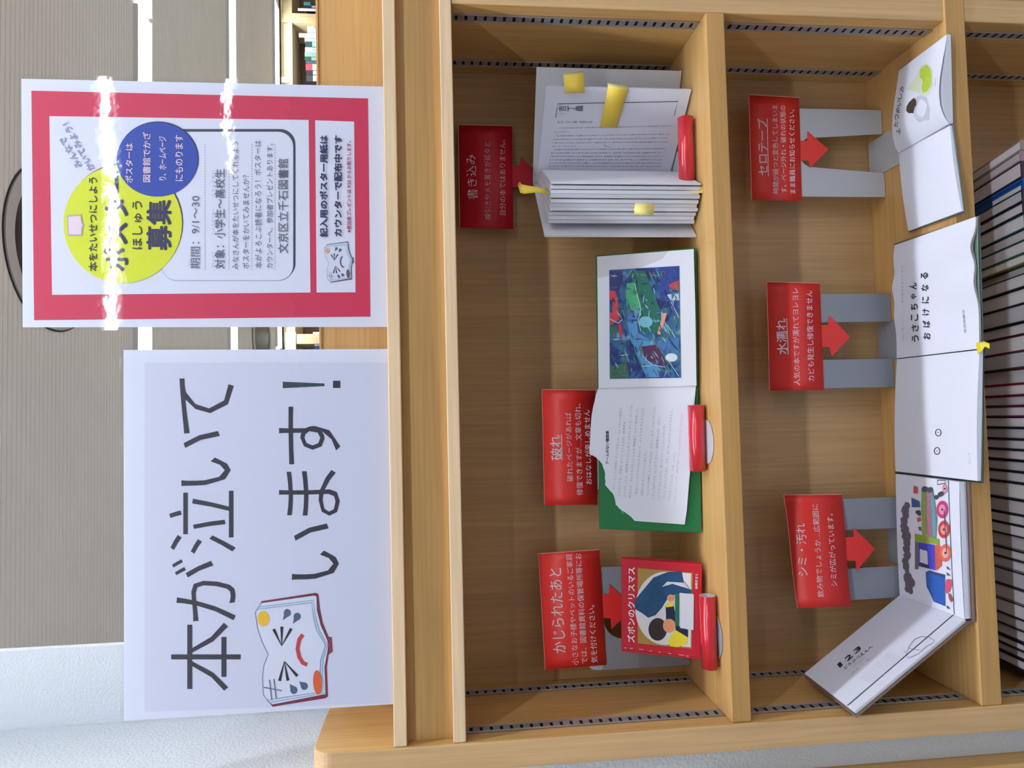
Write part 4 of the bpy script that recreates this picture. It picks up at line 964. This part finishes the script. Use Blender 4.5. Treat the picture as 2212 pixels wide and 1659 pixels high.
T1, T2 = aX(1738.6, 1455, .016), aX(1846.5, 1538, .013)
px4 = [(1944, 1285), (1740, 1456.5), (1848, 1536), (2086, 1339)]
P4c = [P3c[1] + Vector((-.0006, 0, -.0004)), T1, T2, P3c[2] + Vector((-.0008, 0, -.0006))]
nL = (P4c[1] - P4c[0]).cross(P4c[3] - P4c[0]).normalized(); nL = nL if nL.x > 0 else -nL
P4 = Patch(px4, P4c, lambda a, b: .0006, nL)
V, F = P4.sheet(10, 6, .0018); mesh('left_page', (V, F), PAPER, t)
Q4 = Patch(px4, [p - nL * .0022 for p in P4c], None, nL)
mesh('inner_leaf', Q4.sheet(2, 2, .0014, a1=.992, b0=.006, b1=.994), PAGE_E, t)
Q5 = Patch(px4, [p - nL * .0040 for p in P4c], None, nL)
bevel(mesh('left_cover', Q5.sheet(1, 1, .0020, a0=-.012, a1=1.012, b0=-.012, b1=1.015), COVD, t), .0006, 1)
g0, g1 = P3c[1] + Vector((-.0028, 0, -.006)), P3c[2] + Vector((-.0028, 0, -.006))
bevel(mesh('spine', prism([g0 + Vector((.0, 0, -.0052)), g0 + Vector((-.0035, 0, -.0040)), g0 + Vector((-.0035, 0, .0035)), g0 + Vector((0, 0, .003))], g1 - g0), COVD, t), .0006, 1)
pr = Print(t, P3, .0006)
c8 = lambda x, y: (1930 + x / 5.184, 1020 + y / 5.184)
pr.line([c8(612, 70), c8(640, 800), c8(680, 1592)], 1.5, mat('line_green', (60, 96, 96), .5), 1)
rr = random.Random(5)
for (x, y, r_) in [(150, 370, 34), (130, 420, 44), (135, 480, 38), (120, 540, 42), (115, 600, 36), (130, 650, 46), (145, 720, 50), (150, 790, 44), (145, 860, 40), (155, 930, 42), (130, 990, 36), (140, 1050, 40), (150, 1100, 24), (160, 1180, 52), (180, 1240, 58), (170, 1300, 44), (195, 1340, 26)]:
    pr.poly([c8(x + r_ * (1 + .14 * rr.uniform(-1, 1)) * math.cos(a), y + r_ * 1.15 * (1 + .14 * rr.uniform(-1, 1)) * math.sin(a)) for a in [2 * math.pi * i / 14 for i in range(14)]],
            mat('smoke_%d' % (int(r_) % 2), ((104, 96, 108), (128, 118, 130))[int(r_) % 2], .7, noise=.35, nscale=260), 1 + (int(x) % 3))
pc = lambda pts, col, L_=2, nz=.18: pr.poly([c8(*p) for p in pts], mat('train_%d_%d_%d' % col, col, .6, noise=nz, nscale=220), L_)
pc([(315, 200), (360, 160), (440, 190), (455, 260), (490, 500), (480, 750), (400, 780), (380, 700), (330, 690), (310, 400)], (104, 140, 130), 2, .3)
pc([(312, 205), (355, 205), (365, 740), (318, 690)], (150, 166, 84), 3); pc([(372, 230), (405, 230), (420, 740), (378, 720)], (190, 110, 140), 3); pc([(415, 230), (455, 300), (480, 700), (440, 730)], (110, 150, 172), 3)
pc([(238, 690), (510, 750), (515, 800), (500, 810), (240, 770)], (140, 164, 54), 5)
pc([(200, 285), (290, 325), (298, 390), (205, 392)], (64, 100, 160), 3); pc([(225, 150), (270, 170), (270, 240), (222, 238)], (206, 84, 96), 3); pc([(250, 430), (300, 425), (312, 480), (285, 490), (245, 455)], (60, 90, 96), 3)
pc([(262, 510), (305, 508), (308, 545), (270, 560)], (206, 90, 104), 3); pc([(275, 610), (310, 612), (315, 660), (285, 650)], (110, 112, 120), 3)
pr.ell(*c8(348, 190), 6.5, 6.5, mat('train_dark', (70, 74, 92), .6), 4); pr.ell(*c8(412, 198), 6, 6, mat('train_dark', (70, 74, 92), .6), 4)
pc([(282, 785), (460, 815), (470, 1100), (280, 1050)], (70, 74, 196), 4); pc([(295, 860), (378, 885), (385, 1035), (295, 1005)], (214, 210, 226), 5, .05); pc([(240, 770), (282, 790), (280, 1085), (240, 1090)], (112, 108, 110), 3)
pc([(458, 820), (510, 810), (545, 860), (540, 1050), (490, 1095), (465, 1090)], (206, 96, 80), 3)
pc([(285, 1020), (400, 1048), (400, 1075), (283, 1050)], (60, 62, 84), 6)
for (x, y, col) in ((546, 418, (206, 60, 120)), (563, 642, (206, 66, 72)), (580, 905, (224, 110, 92)), (575, 185, (214, 130, 150))):
    r_ = (64, 98) if y > 300 else (28, 50)
    pr.ell(*c8(x, y), r_[0] / 5.184, r_[1] / 5.184, mat('wheel_%d' % y, col, .6, noise=.1, nscale=300), 5); pr.ell(*c8(x, y), r_[0] / 9, r_[1] / 9, mat('wheel_pale_%d' % y, tuple(int(v * .5 + 120) for v in col), .6), 6)
    pr.ell(*c8(x, y), 2.2, 2.6, mat('train_dark', (70, 74, 92), .6), 7)
pr.line([c8(568, 420), c8(578, 620), c8(596, 910)], 1.8, mat('train_dark', (70, 74, 92), .6), 7)
pc([(360, 1120), (400, 1100), (575, 1150), (580, 1500), (450, 1450), (400, 1340), (370, 1280)], (44, 96, 184), 3, .3); pc([(400, 1100), (578, 1150), (576, 1180), (400, 1130)], (64, 72, 112), 4)
pc([(590, 1200), (650, 1200), (655, 1260), (630, 1340), (590, 1360), (575, 1300)], (214, 86, 116), 4); pc([(612, 1360), (640, 1360), (668, 1430), (645, 1460), (620, 1420)], (170, 80, 100), 4)
for y in (1050, 1120, 1490): pc([(590, y), (615, y + 15), (640, y + 45), (600, y + 35)], (84, 88, 100), 4)
for (x, y) in ((520, 250), (480, 280), (540, 240)): pr.ell(*c8(x, y), 5, 5, mat('train_dark', (70, 74, 92), .6), 4)
pr.line([c8(490, 90), c8(580, 90), c8(578, 125), c8(490, 140)], 1.8, mat('train_dark', (70, 74, 92), .6), 4, closed=True)
pr.done()
pr = Print(t, P4, .0007)
c9 = lambda x, y: (1730 + x / 5.72, 1260 + y / 5.72)
pr.line([c9(1893, 378), c9(575, 1508)], 1.6, mat('line_green', (60, 96, 96), .5), 1)
for ch, x, y in (('1', 483, 1005), ('2', 590, 915), ('3', 697, 820)):
    a = c9(x - 36, y + 32); b = c9(x + 36, y - 32); pr.text(ch, (a[0] + (b[0] - a[0]) * .25, a[1] + (b[1] - a[1]) * .25) if ch == '1' else a, (a[0] + (b[0] - a[0]) * .75, a[1] + (b[1] - a[1]) * .75) if ch == '1' else b, 9, INK, .03)
pr.ell(*c9(545, 960), .8, .8, INK, 1); pr.ell(*c9(655, 875), .8, .8, INK, 1)
pr.text('どうぶつえんへ', c9(535, 1050), c9(880, 775), 6.5, INK, .01)
pr.text('かずのほん', c9(640, 1030), c9(790, 915), 3, INK_FAINT); pr.text('エリック作', c9(630, 1115), c9(850, 930), 3.2, INK_GREY) if False else pr.text('さく ・ え', c9(630, 1115), c9(850, 930), 3.2, INK_GREY)
for i in range(6):
    pr.text('ももんちくさへきとけりはれめそ', c9(735 + i * 24, 1165 + i * 14), c9(735 + i * 24 + 370, 1165 + i * 14 - 325), 2.2, INK_FAINT, -.01)
# faint circus tent outline
arc_ = [c9(1270, 830), c9(1300, 870), c9(1330, 790), c9(1400, 690), c9(1490, 655), c9(1580, 665), c9(1645, 705), c9(1625, 745)]
pr.line(arc_, 1, INK_GREY, 2); pr.line([c9(1300, 870), c9(1320, 920), c9(1360, 910), c9(1450, 870), c9(1490, 835), c9(1430, 820), c9(1330, 800)], .9, INK_GREY, 2); pr.line([c9(1490, 835), c9(1560, 770), c9(1625, 745)], .9, INK_GREY, 2)
pr.done()

# ================================================================== THIN BOOKS BELOW THE LOWER SHELF
ZT = -.742; ZB = -1.0045
cuts = [1442, 1420, 1402, 1385, 1360, 1335, 1303, 1272, 1236, 1212, 1190, 1160, 1135, 1112, 1080, 1044, 1020, 996, 973, 950, 925, 901, 878, 855, 830, 797, 761, 726, 700, 661, 627, 597, 577, 556, 528, 503, 470, 445, 418, 392, 356, 332, 308]
palette = {797: ((28, 60, 52), 'dark green'), 761: ((120, 34, 60), 'maroon'), 830: ((150, 30, 66), 'crimson'), 855: ((132, 30, 72), 'magenta'), 878: ((96, 40, 84), 'purple'), 901: ((100, 34, 84), 'plum'),
           925: ((40, 36, 60), 'dark violet'), 418: ((14, 76, 150), 'blue')}
def ordinal(n): return '%d%s' % (n, 'th' if 10 <= n % 100 <= 20 else {1: 'st', 2: 'nd', 3: 'rd'}.get(n % 10, 'th'))
BL = cuts.index(392) - 1
navy_t = [((26, 30, 52), 'navy'), ((34, 36, 46), 'charcoal'), ((24, 44, 52), 'dark slate'), ((42, 34, 60), 'dark indigo')]
pgm = [mat('thin_book_pages_a', None, .85, .2, alb=(.60, .57, .62)), mat('thin_book_pages_b', None, .85, .2, alb=(.50, .48, .53)), mat('thin_book_pages_c', None, .85, .2, alb=(.66, .63, .68))]
rr = random.Random(11); XC = aZ(2190, 900, ZT).x
for i, (ya, yb_) in enumerate(zip(cuts, cuts[1:])):
    a, b = aZ(2190, ya, ZT), aZ(2190, yb_, ZT)
    a.x += .0004; b.x -= .0004
    yaw = max(0, (760 - (ya + yb_) / 2) / 450) * .62 - max(0, ((ya + yb_) / 2 - 1230) / 220) * .10
    dz = -.003 * rr.random() - (.004 if i % 7 == 3 else 0)
    tp = ZT + dz; wd = b.x - a.x
    col, cn = palette.get(ya, palette.get(yb_) if yb_ in (797, 761) else navy_t[i % 4])
    if i == BL: col, cn = palette[418]; 
    if 1190 <= ya <= 1340 and i % 2 == 0: col, cn = (104, 112, 116), 'pale grey'
    if 503 <= ya <= 560 and i % 2: col, cn = (30, 96, 104), 'teal'
    if ya == 577: col, cn = (120, 124, 60), 'olive'
    if ya == 332 or ya == 356: col, cn = (150, 130, 136), 'dusty pink'
    m = mat('thin_cover_%d_%d_%d' % col, col, .45)
    pos = i - BL
    lb = ('bright blue glossy binder with white label, among thin books below the lower shelf' if pos == 0 else
          'thin %s covered book below lower shelf, %s to the %s of blue binder' % (cn, ordinal(abs(pos)), 'left' if pos < 0 else 'right'))
    fy = a.y - .0; dep0, dep1 = .004, .145
    kk = 1 / (1 - (.07 if (a.x + b.x) / 2 > XC else .018) * (a.y - dep0) / .141); a.x = XC + (a.x - XC) * kk; b.x = XC + (b.x - XC) * kk; wd = b.x - a.x
    piv = Vector(((a.x + b.x) / 2, a.y, ZB))
    t = thing('thin_book', lb, 'book', piv, 'thin books standing below the lower shelf')
    t.rotation_euler.z = 0
    kf = .07 if piv.x > XC else .018            # the row is fanned: spines spread wider than the backs
    def R_(vf): return [Vector((XC + (v.x - XC) * (1 - kf * (v.y - dep0) / .141), v.y, v.z)) for v in vf[0]], vf[1]
    hw = wd / 2; x0, x1 = piv.x - hw, piv.x + hw; th = .0016 if i != BL else hw * .8
    if i == BL: parts = join(box(x0, x1 - .004, dep0, dep1 - .02, ZB, tp + .0008), box(x1 - .004, x1, dep0, dep1 - .02, ZB, tp + .002))
    else: parts = join(box(x0, x0 + th, dep0, dep1, ZB, tp), box(x1 - th * .5, x1, dep0, dep1, ZB, tp - .0005), box(x0 + th, x1 - th * .5, dep0, dep0 + .0015, ZB, tp - .0006))
    mesh('cover', R_(parts), m, t)
    if i != BL: mesh('pages', R_(box(x0 + th + .0002, x1 - th * .5 - .0002, dep0 + .0018, dep1 - .002, ZB + .002, tp - .0012 - .0012 * rr.random())), pgm[i % 3], t)
    else: mesh('glossy_label', R_(box(x0 + .001, x0 + (x1 - x0) * .45, dep0 + .004, dep0 + .05, tp + .0009, tp + .0012)), mat('binder_label', (200, 205, 215), .3), t)
